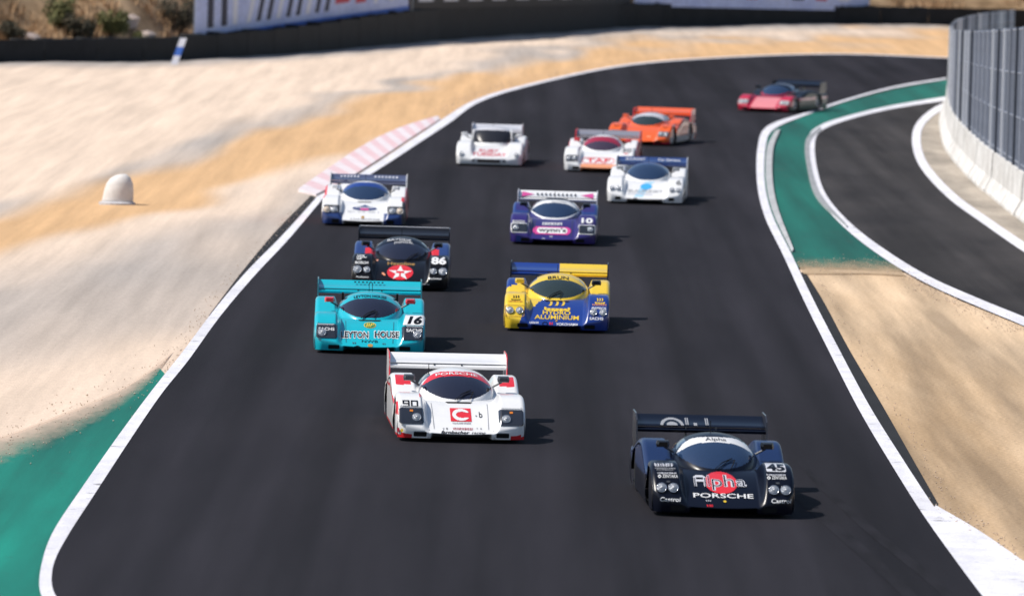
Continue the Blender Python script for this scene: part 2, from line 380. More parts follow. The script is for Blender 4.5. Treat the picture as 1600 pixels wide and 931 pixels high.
# edge lines and kerbs
strip('track_line', [(120, 960), (80, 955), (62, 925), (66, 880), (84, 832), (126, 768), (186, 682), (238, 612), (281, 558), (332, 490), (384, 428), (441, 370), (496, 309)],
      [(150, 955), (100, 945), (82, 922), (84, 884), (106, 840), (146, 778), (202, 692), (251, 620), (294, 566), (343, 498), (395, 436), (450, 377), (503, 314)], 0.036, LINE)
strip('track_line', [(496, 309), (545, 284), (598, 251), (646, 219), (690, 189), (742, 158), (819, 134.5), (959, 105), (1100, 92), (1300, 85), (1490, 91.5)],
      [(506, 315), (552, 291), (605, 258), (655, 225), (702, 194), (748, 162), (822, 137.5), (961, 107), (1100, 93.6), (1300, 86.3), (1490, 92.7)], 0.036, LINE)
strip('track_line', [(1478, 123), (1400, 136), (1331, 154), (1257, 178), (1199, 199), (1184, 231), (1183, 289), (1195, 341), (1224, 402), (1256, 472), (1291, 543), (1342, 643), (1391, 726), (1440, 804), (1488, 872), (1532, 931), (1590, 1005)],
      [(1478, 125.5), (1401, 138.5), (1332, 156.5), (1261, 181), (1209, 204), (1196, 233), (1195, 288), (1207, 338), (1236, 398), (1269, 467), (1305, 537), (1358, 636), (1409, 718), (1460, 796), (1510, 866), (1556, 931), (1616, 1005)], 0.036, LINE)
strip('access_line', INNER[2:], [(1480, 158), (1397, 171), (1334, 186), (1290, 202), (1274, 220), (1276, 262), (1292, 308), (1333, 354), (1392, 398), (1458, 437), (1538, 472), (1618, 505), (1728, 558)], 0.030, LINE)
strip('access_line', WALLSIDE, [(1566, 143), (1508, 158), (1460, 181), (1439, 210), (1448, 254), (1492, 304), (1553, 348), (1622, 394), (1730, 460)], 0.030, LINE)
strip('concrete_apron', [(1456, 800), (1500, 862), (1548, 925), (1616, 1000)], [(1462, 792), (1530, 832), (1606, 884), (1720, 960)], 0.033, LINE)

SKID = ground_mat('tyre_rubber_mark', (0.010, 0.0095, 0.0115), (0.020, 0.0187, 0.0235), 1.2, 0.9, 0.1, 50.0, (2.5, 0.4, 1), spec=0.1)
for A_, B_ in (([(1180, 720), (1250, 790), (1320, 852), (1400, 925), (1440, 965)], 26), ([(1240, 720), (1300, 785), (1366, 845), (1440, 905), (1490, 950)], 22)):
    n_a = len(A_); strip('skid_mark', A_, [(x + B_ * math.sin(math.pi * (.12 + .8 * k / n_a)), y) for k, (x, y) in enumerate(A_)], 0.034, SKID)
def kerb(name, inner, outer, cols, step, label_kind='structure', h=0.06):
    root = empty(name); tag(root, kind='structure')
    A = [G(p.x, p.y) for p in catmull([(x, y, 0) for x, y in inner], 16)]; B = [G(p.x, p.y) for p in catmull([(x, y, 0) for x, y in outer], 16)]
    acc = [0.0]
    for i in range(1, len(A)): acc.append(acc[-1] + ((A[i] + B[i]) / 2 - (A[i - 1] + B[i - 1]) / 2).length)
    def at(P, s):
        for i in range(1, len(acc)):
            if acc[i] >= s: return P[i - 1].lerp(P[i], (s - acc[i - 1]) / max(1e-6, acc[i] - acc[i - 1]))
        return P[-1]
    n = max(1, int(acc[-1] / step)); st = acc[-1] / n
    for k in range(n):
        s0, s1 = k * st + 0.015, (k + 1) * st - 0.015
        a0, b0, a1, b1 = at(A, s0), at(B, s0), at(A, s1), at(B, s1)
        v = [(*a0.xy, 0), (*b0.xy, 0), (*b1.xy, 0), (*a1.xy, 0), (*a0.xy, 0.042), (*b0.xy, h + .03), (*b1.xy, h + .03), (*a1.xy, 0.042)]
        mesh_obj('kerb_block', v, [(0, 1, 2, 3), (4, 7, 6, 5), (0, 4, 5, 1), (1, 5, 6, 2), (2, 6, 7, 3), (3, 7, 4, 0)], cols[k % len(cols)], root)
KR = ground_mat('kerb_faded_red', (0.70, 0.47, 0.49), (0.74, 0.56, 0.58), 1.0, 0.7, 0.1, 30)
KW = ground_mat('kerb_white', (0.70, 0.61, 0.63), (0.78, 0.71, 0.73), 1.0, 0.7, 0.1, 30)
kerb('exit_kerb', [(494, 306), (543, 281), (596, 248), (644, 216), (688, 188)], [(466, 300), (512, 268), (570, 230), (626, 203), (684, 185)], [KW, KR], 2.0)
KG = ground_mat('kerb_grey', (0.30, 0.31, 0.32), (0.42, 0.43, 0.44), 1.0, 0.8, 0.1, 30)
KG2 = ground_mat('kerb_grey_light', (0.32, 0.33, 0.34), (0.44, 0.45, 0.46), 1.0, 0.8, 0.1, 30)
kerb('apex_kerb', [(1211, 206), (1198, 235), (1197, 286), (1208, 334), (1237, 396)], [(1219, 206), (1208, 237), (1207, 285), (1216, 332), (1240, 395)], [KG, KG2], 2.5)
kerb('access_kerb', [(1284, 204), (1266, 224), (1268, 262), (1284, 308), (1325, 356)], [(1281, 202), (1259, 223), (1261, 263), (1276, 312), (1323, 357.5)], [KG, KG2], 2.5)

# loose stones thrown over the edges of the painted and paved surfaces
TRACK_POLY = left_world + [(g.x, g.y) for g in (G(p.x, p.y) for p in R)]
def loose_stones(name, edges, cols, label):
    v = []; f = []
    for pts, n_, sx, sy, off in edges:
        C = [G(p.x, p.y) for p in catmull([(x, y, 0) for x, y in pts], 8)]
        K = RNG.integers(0, len(C) - 1, n_); T_ = RNG.random(n_); CX = np.array([q.x for q in C]); CY = np.array([q.y for q in C])
        XX = CX[K] * (1 - T_) + CX[K + 1] * T_ + RNG.normal(off[0], sx, n_); YY = CY[K] * (1 - T_) + CY[K + 1] * T_ + RNG.normal(off[1], sy, n_)
        keep = ~inpoly(TRACK_POLY, XX, YY) | (RNG.random(n_) < .07)
        for x, y in zip(XX[keep], YY[keep]):
            r_ = random.uniform(.006, .016) * (1.7 if random.random() < .06 else 1)
            a = random.random() * 6.28; b0 = len(v); z = .03
            for q in range(4): v.append((x + r_ * math.cos(a + q * 1.57) * random.uniform(.7, 1.3), y + r_ * math.sin(a + q * 1.57) * random.uniform(.7, 1.3), z + r_ * .25))
            v.append((x, y, z + r_ * .7)); v.append((x, y, z - .02))
            for q in range(4): f.append((b0 + q, b0 + (q + 1) % 4, b0 + 4)); f.append((b0 + (q + 1) % 4, b0 + q, b0 + 5))
    tag(mesh_obj(name, v, f, cols), label, 'gravel', kind='stuff')
STONE = leaf_mat('loose_stone', (0.46, 0.37, 0.29), (0.64, 0.51, 0.40))
loose_stones('loose_gravel', [([(-100, 722), (0, 690), (60, 668), (125, 642), (190, 612), (248, 575)], 250, .35, 2.4, (0, -.9)),
    ([(250, 606), (330, 490), (440, 368), (500, 306)], 300, .10, .5, (-.15, 0)), ([(500, 300), (600, 240), (690, 180), (745, 152), (820, 129), (960, 100), (1100, 87)], 2500, .3, .8, (-.1, .6)),
    ([(1250, 420), (1300, 420), (1350, 420), (1412, 424)], 250, .25, 2.0, (0, .6)),
    ([(1268, 428), (1300, 475), (1340, 548), (1392, 636), (1442, 722), (1474, 785)], 120, .06, .5, (.06, 0)),
    ([(1462, 792), (1530, 832), (1606, 884), (1700, 950)], 200, .15, .8, (0, 0)), ([(1412, 424), (1450, 452), (1530, 486), (1610, 520)], 500, .2, 1.0, (0, -.5))], STONE,
    'loose pale stones scattered along the edges of gravel, paint and asphalt')

# thin drifts of dust blown from the gravel over the painted asphalt
def dust_mat(name, col):
    m, n, l, b = mat(name)
    at = n.new('ShaderNodeAttribute'); at.attribute_name = 'cover'
    tc = n.new('ShaderNodeTexCoord'); mp = n.new('ShaderNodeMapping'); mp.inputs['Scale'].default_value = (1.6, .35, 1); l.new(tc.outputs['Object'], mp.inputs['Vector'])
    nz = n.new('ShaderNodeTexNoise'); nz.inputs['Scale'].default_value = 2.2; nz.inputs['Detail'].default_value = 9; nz.inputs['Roughness'].default_value = .7; l.new(mp.outputs[0], nz.inputs['Vector'])
    a = n.new('ShaderNodeMath'); a.operation = 'MULTIPLY_ADD'; a.inputs[1].default_value = .9; a.inputs[2].default_value = -.45; l.new(nz.outputs['Fac'], a.inputs[0])
    b2 = n.new('ShaderNodeMath'); b2.operation = 'ADD'; b2.use_clamp = True; l.new(a.outputs[0], b2.inputs[0]); l.new(at.outputs['Fac'], b2.inputs[1])
    c2 = n.new('ShaderNodeMath'); c2.operation = 'MULTIPLY'; c2.use_clamp = True; l.new(b2.outputs[0], c2.inputs[0])
    d2 = n.new('ShaderNodeMapRange'); d2.inputs[1].default_value = 0.0; d2.inputs[2].default_value = .12; l.new(at.outputs['Fac'], d2.inputs[0]); l.new(d2.outputs[0], c2.inputs[1])
    l.new(c2.outputs[0], b.inputs['Alpha']); b.inputs['Base Color'].default_value = (*col, 1); b.inputs['Roughness'].default_value = .95; b.inputs['Specular IOR Level'].default_value = .1
    return m
def dust(pts, reach, z, m_, label, over=0.0):
    C = [G(p.x, p.y) for p in catmull([(x, y, 0) for x, y in pts], 8)]; N = 9; v = []; f = []; cov = []
    for p in C:
        for j in range(N):
            t = j / (N - 1); v.append((p.x, p.y - over + (reach + over) * t, z)); cov.append((1 - t) ** 1.5 if j else .55)
    for i in range(len(C) - 1):
        for j in range(N - 1): q = i * N + j; f.append((q, q + N, q + N + 1, q + 1))
    o = mesh_obj('dust_drift', v, f, m_)
    if o.data.polygons[0].normal.z < 0: o.data.flip_normals()
    o.data.attributes.new('cover', 'FLOAT', 'POINT').data.foreach_set('value', np.array(cov, np.float32))
    tag(o, label, 'dust', kind='stuff')
dust([(-110, 725), (0, 690), (60, 668), (125, 642), (190, 612), (240, 578), (266, 556)], -7.0, 0.022, dust_mat('pale_dust', (.60, .47, .37)), 'pale dust drifting from the gravel over the green paint at left', over=-1.0)
dust([(1250, 421), (1300, 421), (1350, 421), (1408, 424)], 4.5, 0.026, dust_mat('tan_dust', (.50, .37, .24)), 'tan dust drifting over the end of the green strip at right', over=2.0)

# ------------------------------------------------------------------ hillside, barrier, banners
BARR = [(-160, 104), (0, 100), (150, 98), (300, 94), (450, 86), (640, 70), (760, 57), (900, 46), (1100, 41), (1300, 40), (1500, 42), (1700, 46)]
BP = [G(p.x, p.y) for p in catmull([(x, y, 0) for x, y in BARR], 8)]
def polylen(P):
    a = [0.0]
    for i in range(1, len(P)): a.append(a[-1] + (P[i] - P[i - 1]).length)
    return a
def sampler(P):
    acc = polylen(P)
    def at(s):
        s = max(0, min(acc[-1], s))
        i = min(len(acc) - 1, max(1, int(np.searchsorted(acc, s))))
        return P[i - 1].lerp(P[i], (s - acc[i - 1]) / max(1e-6, acc[i] - acc[i - 1]))
    return at, acc[-1]
bat, blen = sampler(BP)
def bpx(s):
    v = bat(s) - Vector((0, 0, CAM_H)); return 800 + F * v.dot(rt) / v.dot(fw)
def barr_h(px): return float(np.interp(px, [0, 250, 450, 640, 900, 1300, 1600], [0.95, 0.95, 1.15, 1.55, 1.3, 1.05, 1.0]))
BELT = ground_mat('rubber_belt', (0.006, 0.0065, 0.008), (0.014, 0.015, 0.018), 1.5, 0.7, 0.2, 14)
root = empty('tyre_barrier', bat(blen * .4)); tag(root, 'long black rubber-faced tyre barrier along the far gravel edge', 'barrier')
np_ = int(blen / 3.2)
tyre_v = []; tyre_f = []
def lathe(profile, n, axis='y'):
    v = []; f = []; m = len(profile)
    for k in range(n):
        a = 2 * math.pi * k / n
        for (r, h) in profile:
            v.append((r * math.cos(a), h, r * math.sin(a)) if axis == 'y' else ((h, r * math.cos(a), r * math.sin(a)) if axis == 'x' else (r * math.cos(a), r * math.sin(a), h)))
    for k in range(n):
        for j in range(m):
            f.append((k * m + j, k * m + (j + 1) % m, ((k + 1) % n) * m + (j + 1) % m, ((k + 1) % n) * m + j))
    return v, f
tv, tf = lathe([(0.18, 0.0), (0.31, 0.01), (0.33, 0.05), (0.33, 0.16), (0.31, 0.2), (0.18, 0.21), (0.20, 0.1)], 14, 'z')
tyre_me = bpy.data.meshes.new('barrier_tyre'); tyre_me.from_pydata(tv, [], tf); tyre_me.materials.append(RUBBER)
for k in range(np_):
    s0, s1 = k * blen / np_ + .02, (k + 1) * blen / np_ - .02
    a, b_ = bat(s0), bat(s1); h = barr_h(bpx((s0 + s1) / 2)); d = (b_ - a).normalized(); nrm = Vector((-d.y, d.x, 0))
    if nrm.y < 0: nrm = -nrm
    m_ = MB(); t_ = nrm * 0.05
    v = [a, b_, b_ + t_, a + t_]
    m_.add([(*p.xy, 0) for p in v] + [(*p.xy, h + random.uniform(-.03, .03)) for p in v], [(3, 2, 1, 0), (4, 5, 6, 7), (0, 1, 5, 4), (1, 2, 6, 5), (2, 3, 7, 6), (3, 0, 4, 7)])
    o = m_.build('belt_panel', BELT, root); o.matrix_parent_inverse = root.matrix_basis.inverted()
    for j in range(4):
        p = a.lerp(b_, (j + .5) / 4) + nrm * 0.42
        o = link_obj('tyre', tyre_me, root); o.matrix_parent_inverse = root.matrix_basis.inverted()
        o.location = (p.x, p.y, h - .19 + random.uniform(-.05, .05)); o.rotation_euler = (0, 0, random.random())
# hillside behind
hv = []; hf = []
NB = 110; NH = 26
for i in range(NB + 1):
    a = bat(blen * i / NB)
    for j in range(NH + 1):
        t = j / NH; back = 1.6 + 60 * t ** 1.4
        z = -0.02 + 0.50 * max(0, back - 2.2) * (1 - .25 * t) + (0.9 * (float(vnoise(np.array(a.x * .35), np.array(back * .35), 4)) - .5) * min(1, back / 4) if j > 1 else 0)
        hv.append((a.x * (1 + .0015 * back), a.y + back, z))
for i in range(NB):
    for j in range(NH):
        q = i * (NH + 1) + j; hf.append((q, q + NH + 1, q + NH + 2, q + 1))
hill = mesh_obj('hillside', hv, hf, HILLM, smooth=True)
if sum(p.normal.z for p in hill.data.polygons) < 0: hill.data.flip_normals()
tag(hill, kind='structure')
def hill_z(i_s, back):
    a = bat(i_s); t = ((back - 1.6) / 60) ** (1 / 1.4)
    return Vector((a.x * (1 + .0015 * back), a.y + back, -0.02 + 0.50 * max(0, back - 2.2) * (1 - .25 * t) + 0.9 * (float(vnoise(np.array(a.x * .35), np.array(back * .35), 4)) - .5) * min(1, back / 4)))
# dry grass
gm = []; 
DRYG = leaf_mat('dry_grass', (0.26, 0.15, 0.07), (0.58, 0.37, 0.20))
LEAFG = leaf_mat('shrub_leaf_green', (0.05, 0.06, 0.015), (0.17, 0.16, 0.05))
LEAFD = leaf_mat('shrub_leaf_dark', (0.02, 0.025, 0.012), (0.10, 0.075, 0.04))
BARK = paint('bark', (0.10, 0.07, 0.05), 0.9, 0)
v = []; f = []
for k in range(16000):
    s = random.uniform(0, blen); back = 2.6 + 13 * random.random() ** 1.3
    p = hill_z(s, back)
    if float(vnoise(np.array(p.x * .5), np.array(p.y * .5), 8)) < .38: continue
    for q in range(3):
        a = random.uniform(0, 6.28); h = random.uniform(.2, .6); wd = .035; lean = Vector((math.cos(a), math.sin(a), 0)) * h * .5
        o_ = p + Vector((random.gauss(0, .12), random.gauss(0, .12), -.03)); sx = Vector((-math.sin(a), math.cos(a), 0)) * wd
        b0 = len(v); v += [o_ - sx, o_ + sx, o_ + lean + Vector((0, 0, h))]; f.append((b0, b0 + 1, b0 + 2))
tag(mesh_obj('dry_grass', v, f, DRYG), 'dry straw-coloured grass on the hillside behind the barrier', 'grass', kind='stuff')

def shrub(px, back, rad, leafm, label, ht=1.0):
    s = min((abs(bpx(blen * k / 600) - px), blen * k / 600) for k in range(601))[1]
    p = hill_z(s, back)
    root = empty('shrub', p); tag(root, label, 'shrub', 'shrubs on the hillside')
    m_ = MB(); cl = []
    for k in range(7):
        a = random.uniform(0, 6.28); e = Vector((math.cos(a) * rad * .6, math.sin(a) * rad * .6, rad * ht * random.uniform(.7, 1.2)))
        m_.tube([(0, 0, -.15), e * .5 + Vector((0, 0, .1)), e], [.05, .03, .012], 5)
        cl += [(e, rad * random.uniform(.35, .55)), (e * .6 + Vector((random.gauss(0, .2), random.gauss(0, .2), 0)) * rad, rad * .4)]
    m_.build('trunk', BARK, root)
    v = []; f = []
    for c, r_ in cl:
        for k in range(95):
            d = Vector((random.gauss(0, 1), random.gauss(0, 1), random.gauss(0, 1))).normalized() * r_ * random.random() ** .4
            q = c + d
            if q.z < -0.1: continue
            t1 = Vector((random.gauss(0, 1), random.gauss(0, 1), random.gauss(0, 1))).normalized(); t2 = t1.orthogonal().normalized()
            h = random.uniform(.05, .11); b0 = len(v)
            v += [q - t1 * h, q + t2 * h * .5, q + t1 * h, q - t2 * h * .5]; f.append((b0, b0 + 1, b0 + 2, b0 + 3))
    mesh_obj('crown', v, f, leafm, root)
shrub(75, 5.0, .9, LEAFG, 'green shrub high on the hillside near the left corner of the picture')
shrub(120, 3.3, .75, LEAFD, 'dark low shrub just above the barrier, between two pale patches')
shrub(165, 3.6, .8, LEAFG, 'olive green shrub above the barrier left of the pale rocks')
shrub(225, 3.0, .55, LEAFG, 'small bright green bush right above the barrier near the banner')
shrub(275, 5.0, 1.0, LEAFD, 'dark tall shrub beside the left end of the blue banner')
shrub(10, 3.4, .6, LEAFD, 'dark shrub at the left edge of the picture above the barrier')
ROCK = ground_mat('pale_rock', (0.42, 0.33, 0.29), (0.62, 0.52, 0.47), 2, 0.9, .4, 6)
def rock(px, back, sx, sz, label):
    s = min((abs(bpx(blen * k / 600) - px), blen * k / 600) for k in range(601))[1]; p = hill_z(s, back)
    v = []; f = []; nu, nv = 10, 6
    for j in range(nv + 1):
        for i in range(nu):
            a = 2 * math.pi * i / nu; t = math.pi * j / nv; r_ = 1 + random.uniform(-.18, .18)
            v.append((p.x + sx * math.cos(a) * math.sin(t) * r_, p.y + sx * .7 * math.sin(a) * math.sin(t) * r_, p.z + sz * math.cos(t) * r_ * .9 + .1))
    for j in range(nv):
        for i in range(nu): f.append((j * nu + i, j * nu + (i + 1) % nu, (j + 1) * nu + (i + 1) % nu, (j + 1) * nu + i))
    tag(mesh_obj('rock', v, f, ROCK), label, 'rock', 'pale rocks on the hillside')
rock(192, 4.6, .55, .4, 'larger pale pinkish rock on the hillside between the green shrubs')
rock(222, 4.0, .4, .3, 'smaller pale rock just right of the larger one, above the bright bush')
rock(38, 3.6, .5, .28, 'flat sandy rock near the left edge above the black barrier')

BANB = ground_mat('banner_blue_white', (0.46, 0.52, 0.80), (0.58, 0.63, 0.86), 0.5, 0.6, 0.0, 5)
BANK = ground_mat('banner_black', (0.008, 0.009, 0.014), (0.016, 0.017, 0.024), 0.5, 0.6, 0.0, 5)
BANE = paint('banner_edge_blue', (0.06, 0.16, 0.55), 0.6, 0)
BINK = paint('banner_ink', (0.018, 0.022, 0.05), 0.6, 0)
BWHITE = paint('banner_white', (0.74, 0.74, 0.80), 0.6, 0)
BRED = paint('banner_red', (0.55, 0.04, 0.08), 0.6, 0)
def gdepth(px, py, Y):
    d = fw + rt * ((px - 800) / F) + up * ((465.5 - py) / F); t = Y / d.y
    return Vector((d.x * t, d.y * t, CAM_H + d.z * t))
def banner(x0, y0, x1, y1, hgt, material, label, edge=None, marks=()):
    """a printed sheet on posts standing just behind the barrier; its lower corners are at the given photograph pixels"""
    def base_y(px): return bat(min((abs(bpx(blen * k / 600) - px), blen * k / 600) for k in range(601))[1]).y + 0.95
    A = gdepth(x0, y0, base_y(x0)); B = gdepth(x1, y1, base_y(x1))
    root = empty('banner', (A.x, A.y, 0)); tag(root, label, 'banner')
    W = (B - A); d = W.normalized(); nrm = Vector((d.y, -d.x, 0)).normalized()
    if nrm.y > 0: nrm = -nrm
    off = Vector((A.x, A.y, 0))
    P = lambda u, v_, k=0: A + W * u + Vector((0, 0, 1)) * (v_ * hgt) + nrm * k - off
    def panel(nm, u0_, u1_, v0_, v1_, k, m_, par, th=.02, skew=0.0):
        vv = [P(u0_, v0_, k), P(u1_, v0_, k), P(u1_ + skew, v1_, k), P(u0_ + skew, v1_, k)]
        b_ = [q - nrm * th for q in vv]
        return mesh_obj(nm, vv + b_, [(0, 1, 2, 3), (7, 6, 5, 4), (0, 4, 5, 1), (1, 5, 6, 2), (2, 6, 7, 3), (3, 7, 4, 0)], m_, par)
    sh = panel('sheet', 0, 1, 0, 1, 0, material, root)
    vv = [P(0, 0, -.01), P(1, 0, -.01)]; vv = [Vector((vv[0].x, vv[0].y, -.05)), Vector((vv[1].x, vv[1].y, -.05)), vv[1], vv[0]]; bk = [q - nrm * .03 for q in vv]
    mesh_obj('skirt', vv + bk, [(0, 1, 2, 3), (7, 6, 5, 4), (0, 4, 5, 1), (1, 5, 6, 2), (2, 6, 7, 3), (3, 7, 4, 0)], BELT, root)
    if edge: panel('hem', 0, 1, 0, .10, .012, edge, sh, .01)
    for (u0_, u1_, v0_, v1_, m_, sk) in marks: panel('printed_mark', u0_, u1_, v0_, v1_, .014, m_, sh, .01, sk)
    n = max(2, int(W.length / 3))
    for k in range(n + 1):
        q = A + W * (k / n) - nrm * .06 - off
        m_ = MB(); m_.box(q.x - .04, q.x + .04, q.y - .0, q.y + .08, -.05 , A.z + W.z * k / n + hgt + .05); m_.build('post', GREY, root)
    return root
mk = [(.05, .075, .22, 1, BINK, 0), (.11, .135, .22, 1, BINK, 0), (.16, .18, .22, 1, BWHITE, 0)]
for k in range(9):
    u = .22 + k * .045; mk.append((u, u + .018, .22, .9, BINK if k % 3 else BWHITE, .03))
mk += [(.63, .70, .34, .9, BRED, .03), (.73, .78, .30, .9, BRED, .03), (.82, .84, .25, .9, BWHITE, .02), (.90, .92, .25, .9, BWHITE, .02)]
banner(305, 66, 638, 17, 2.3, BANB, 'pale blue banner with dark and red print at the left end of the row', BANE, mk)
banner(646, 14, 985, 6, 2.0, BANK, 'black banner with white print between the two pale blue banners', None,
       [(.02 + .105 * k, .08 + .105 * k, .16, .55, BWHITE, .01) for k in range(9)])
mk2 = [(.06 + .1 * k, .11 + .1 * k, .26, .6, (BINK, BRED, BWHITE)[k % 3], .015) for k in range(9)]
banner(992, 10, 1358, 18, 2.0, BANB, 'pale blue banner at the right end of the row, above the far bend', None, mk2)

# leaning marker panel by the banner's end and the white marker block in the gravel
def leaning_panel():
    p = G(272, 101); root = empty('leaning_marker', p); tag(root, 'narrow blue and white marker panel leaning against the barrier by the banner end', 'marker')
    cols = [BWHITE, BANE, BWHITE]
    for k in range(3):
        m_ = MB(); z0, z1 = k * .36, (k + 1) * .36 - .004
        ln = lambda z: .32 * z
        v = []
        for z in (z0, z1):
            v += [(-.14 + ln(z), -.03 + .3 * z, z), (.14 + ln(z), -.03 + .3 * z, z), (.14 + ln(z), .03 + .3 * z, z), (-.14 + ln(z), .03 + .3 * z, z)]
        m_.add(v, [(3, 2, 1, 0), (4, 5, 6, 7), (0, 1, 5, 4), (1, 2, 6, 5), (2, 3, 7, 6), (3, 0, 4, 7)]); m_.build('board', cols[k], root)
leaning_panel()
def marker_block():
    p = G(183, 320); root = empty('marker_bollard', p); tag(root, 'white tapered marker bollard standing alone in the gravel trap', 'bollard')
    vv, ff = lathe([(0.0, .05), (.39, .05), (.39, .14), (.37, .36), (.33, .54), (.25, .68), (.13, .76), (0.0, .78)], 20, 'z')
    vv = [(x + .10 * z, y * .8, z * (1 + .03 * math.sin(9 * x))) for x, y, z in vv]
    mesh_obj('shell', vv, ff, paint('bollard_white', (.72, .69, .66), .7, 0, 0, .12), root, smooth=True)
    vv, ff = lathe([(0.0, -.03), (.46, -.03), (.46, .06), (.38, .09), (0.0, .09)], 20, 'z'); mesh_obj('foot', vv, ff, CONC, root)
marker_block()

# ------------------------------------------------------------------ concrete wall and debris fence on the right
FENCE = [(1580, 112), (1530, 126), (1498, 146), (1484, 172), (1483, 204), (1496, 240), (1540, 288), (1600, 336), (1680, 398), (1800, 490)]
FP = [G(p.x, p.y) for p in catmull([(x, y, 0) for x, y in FENCE], 10)]
fat, flen = sampler(FP)
CWALL = ground_mat('painted_concrete', (0.50, 0.48, 0.45), (0.76, 0.75, 0.73), 0.9, 0.85, 0.2, 12, wear=((.22, .21, .20), 1.4, .30))
GALV = paint('galvanised_steel', (0.38, 0.41, 0.48), 0.5, 0, 0.1, 0.2)
root = empty('concrete_wall', fat(flen / 2)); tag(root, 'curved white concrete safety wall beside the access road', 'wall')
inv = root.matrix_basis.inverted() if False else Matrix.Translation(-Vector(root.location))
n = int(flen / 4.0)
for k in range(n):
    a, b_ = fat(k * flen / n + .01), fat((k + 1) * flen / n - .01)
    d = (b_ - a).normalized(); nr = Vector((-d.y, d.x, 0)); 
    prof = [(-.32, 0), (.32, 0), (.32, .08), (.14, .42), (.10, 1.12), (-.10, 1.12), (-.14, .42), (-.32, .08)]
    m_ = MB(); q = random.uniform(-.015, .015)
    vv = [tuple(p + nr * (o_ + q) + Vector((0, 0, z_))) for p in (a, b_) for o_, z_ in prof]
    m_.add(vv, [tuple(range(8)), tuple(range(15, 7, -1))] + [(i, i + 8, (i + 1) % 8 + 8, (i + 1) % 8) for i in range(8)])
    o = m_.build('wall_segment', CWALL, root); o.matrix_parent_inverse = inv
root = empty('debris_fence', fat(flen / 2)); tag(root, 'tall galvanised debris fence standing on the white concrete wall', 'fence')
inv = Matrix.Translation(-Vector(root.location))
def fh(s):
    p = fat(s); v = p - Vector((0, 0, CAM_H)); y = 465.5 - F * v.dot(up) / v.dot(fw)
    return float(np.interp(y, [110, 200, 250, 340, 420], [2.7, 3.4, 4.0, 5.0, 5.3]))
n = int(flen / 2.4)
mm_ = MB()
mm_.box(-.075, .075, -.075, .075, 0, 1); post_me = bpy.data.meshes.new('fence_post'); post_me.from_pydata(mm_.v, [], mm_.f); post_me.materials.append(GALV)
POSTS = [post_me]
for nm_, cc_ in (('post_pale', (.66, .68, .72)), ('post_dark', (.06, .07, .09)), ('post_grey', (.22, .24, .28))):
    pm_ = post_me.copy(); pm_.materials.clear(); pm_.materials.append(paint(nm_, cc_, .6, 0)); POSTS.append(pm_)
for k in range(n + 1):
    p = fat(k * flen / n); o = link_obj('post', POSTS[random.choice((0, 0, 1, 1, 2, 3))], root); o.matrix_parent_inverse = inv; o.location = (p.x, p.y, 1.10); o.scale = (1, 1, fh(k * flen / n) - 1.1)
for j in range(4):
    m_ = MB(); pts = [fat(flen * k / 90) + Vector((0, 0, 1.25 + (fh(flen * k / 90) - 1.3) * j / 3)) for k in range(91)]
    m_.tube(pts, .022, 5); o = m_.build('cable', GALV, root); o.matrix_parent_inverse = inv
m_ = MB(); NS = int(flen / .11)
for k in range(NS):
    p = fat(flen * k / NS); h = fh(flen * k / NS); r_ = .014
    m_.add([(p.x - r_, p.y + .06, 1.1), (p.x + r_, p.y + .06, 1.1), (p.x, p.y + .06 + 2 * r_, 1.1), (p.x - r_, p.y + .06, h), (p.x + r_, p.y + .06, h), (p.x, p.y + .06 + 2 * r_, h)], [(0, 1, 4, 3), (1, 2, 5, 4), (2, 0, 3, 5)])
for j in range(4):
    pts = [fat(flen * k / 90) + Vector((0, .06, 1.15 + (fh(flen * k / 90) - 1.2) * j / 3)) for k in range(91)]
    m_.tube(pts, .006, 3)
o = m_.build('wire_mesh', GALV, root); o.matrix_parent_inverse = inv; o['kind'] = 'stuff'

# ------------------------------------------------------------------ race cars
KZ = 0.09      # design aid only: markings are laid out on a front elevation tilted by this slope
LEN = 4.72

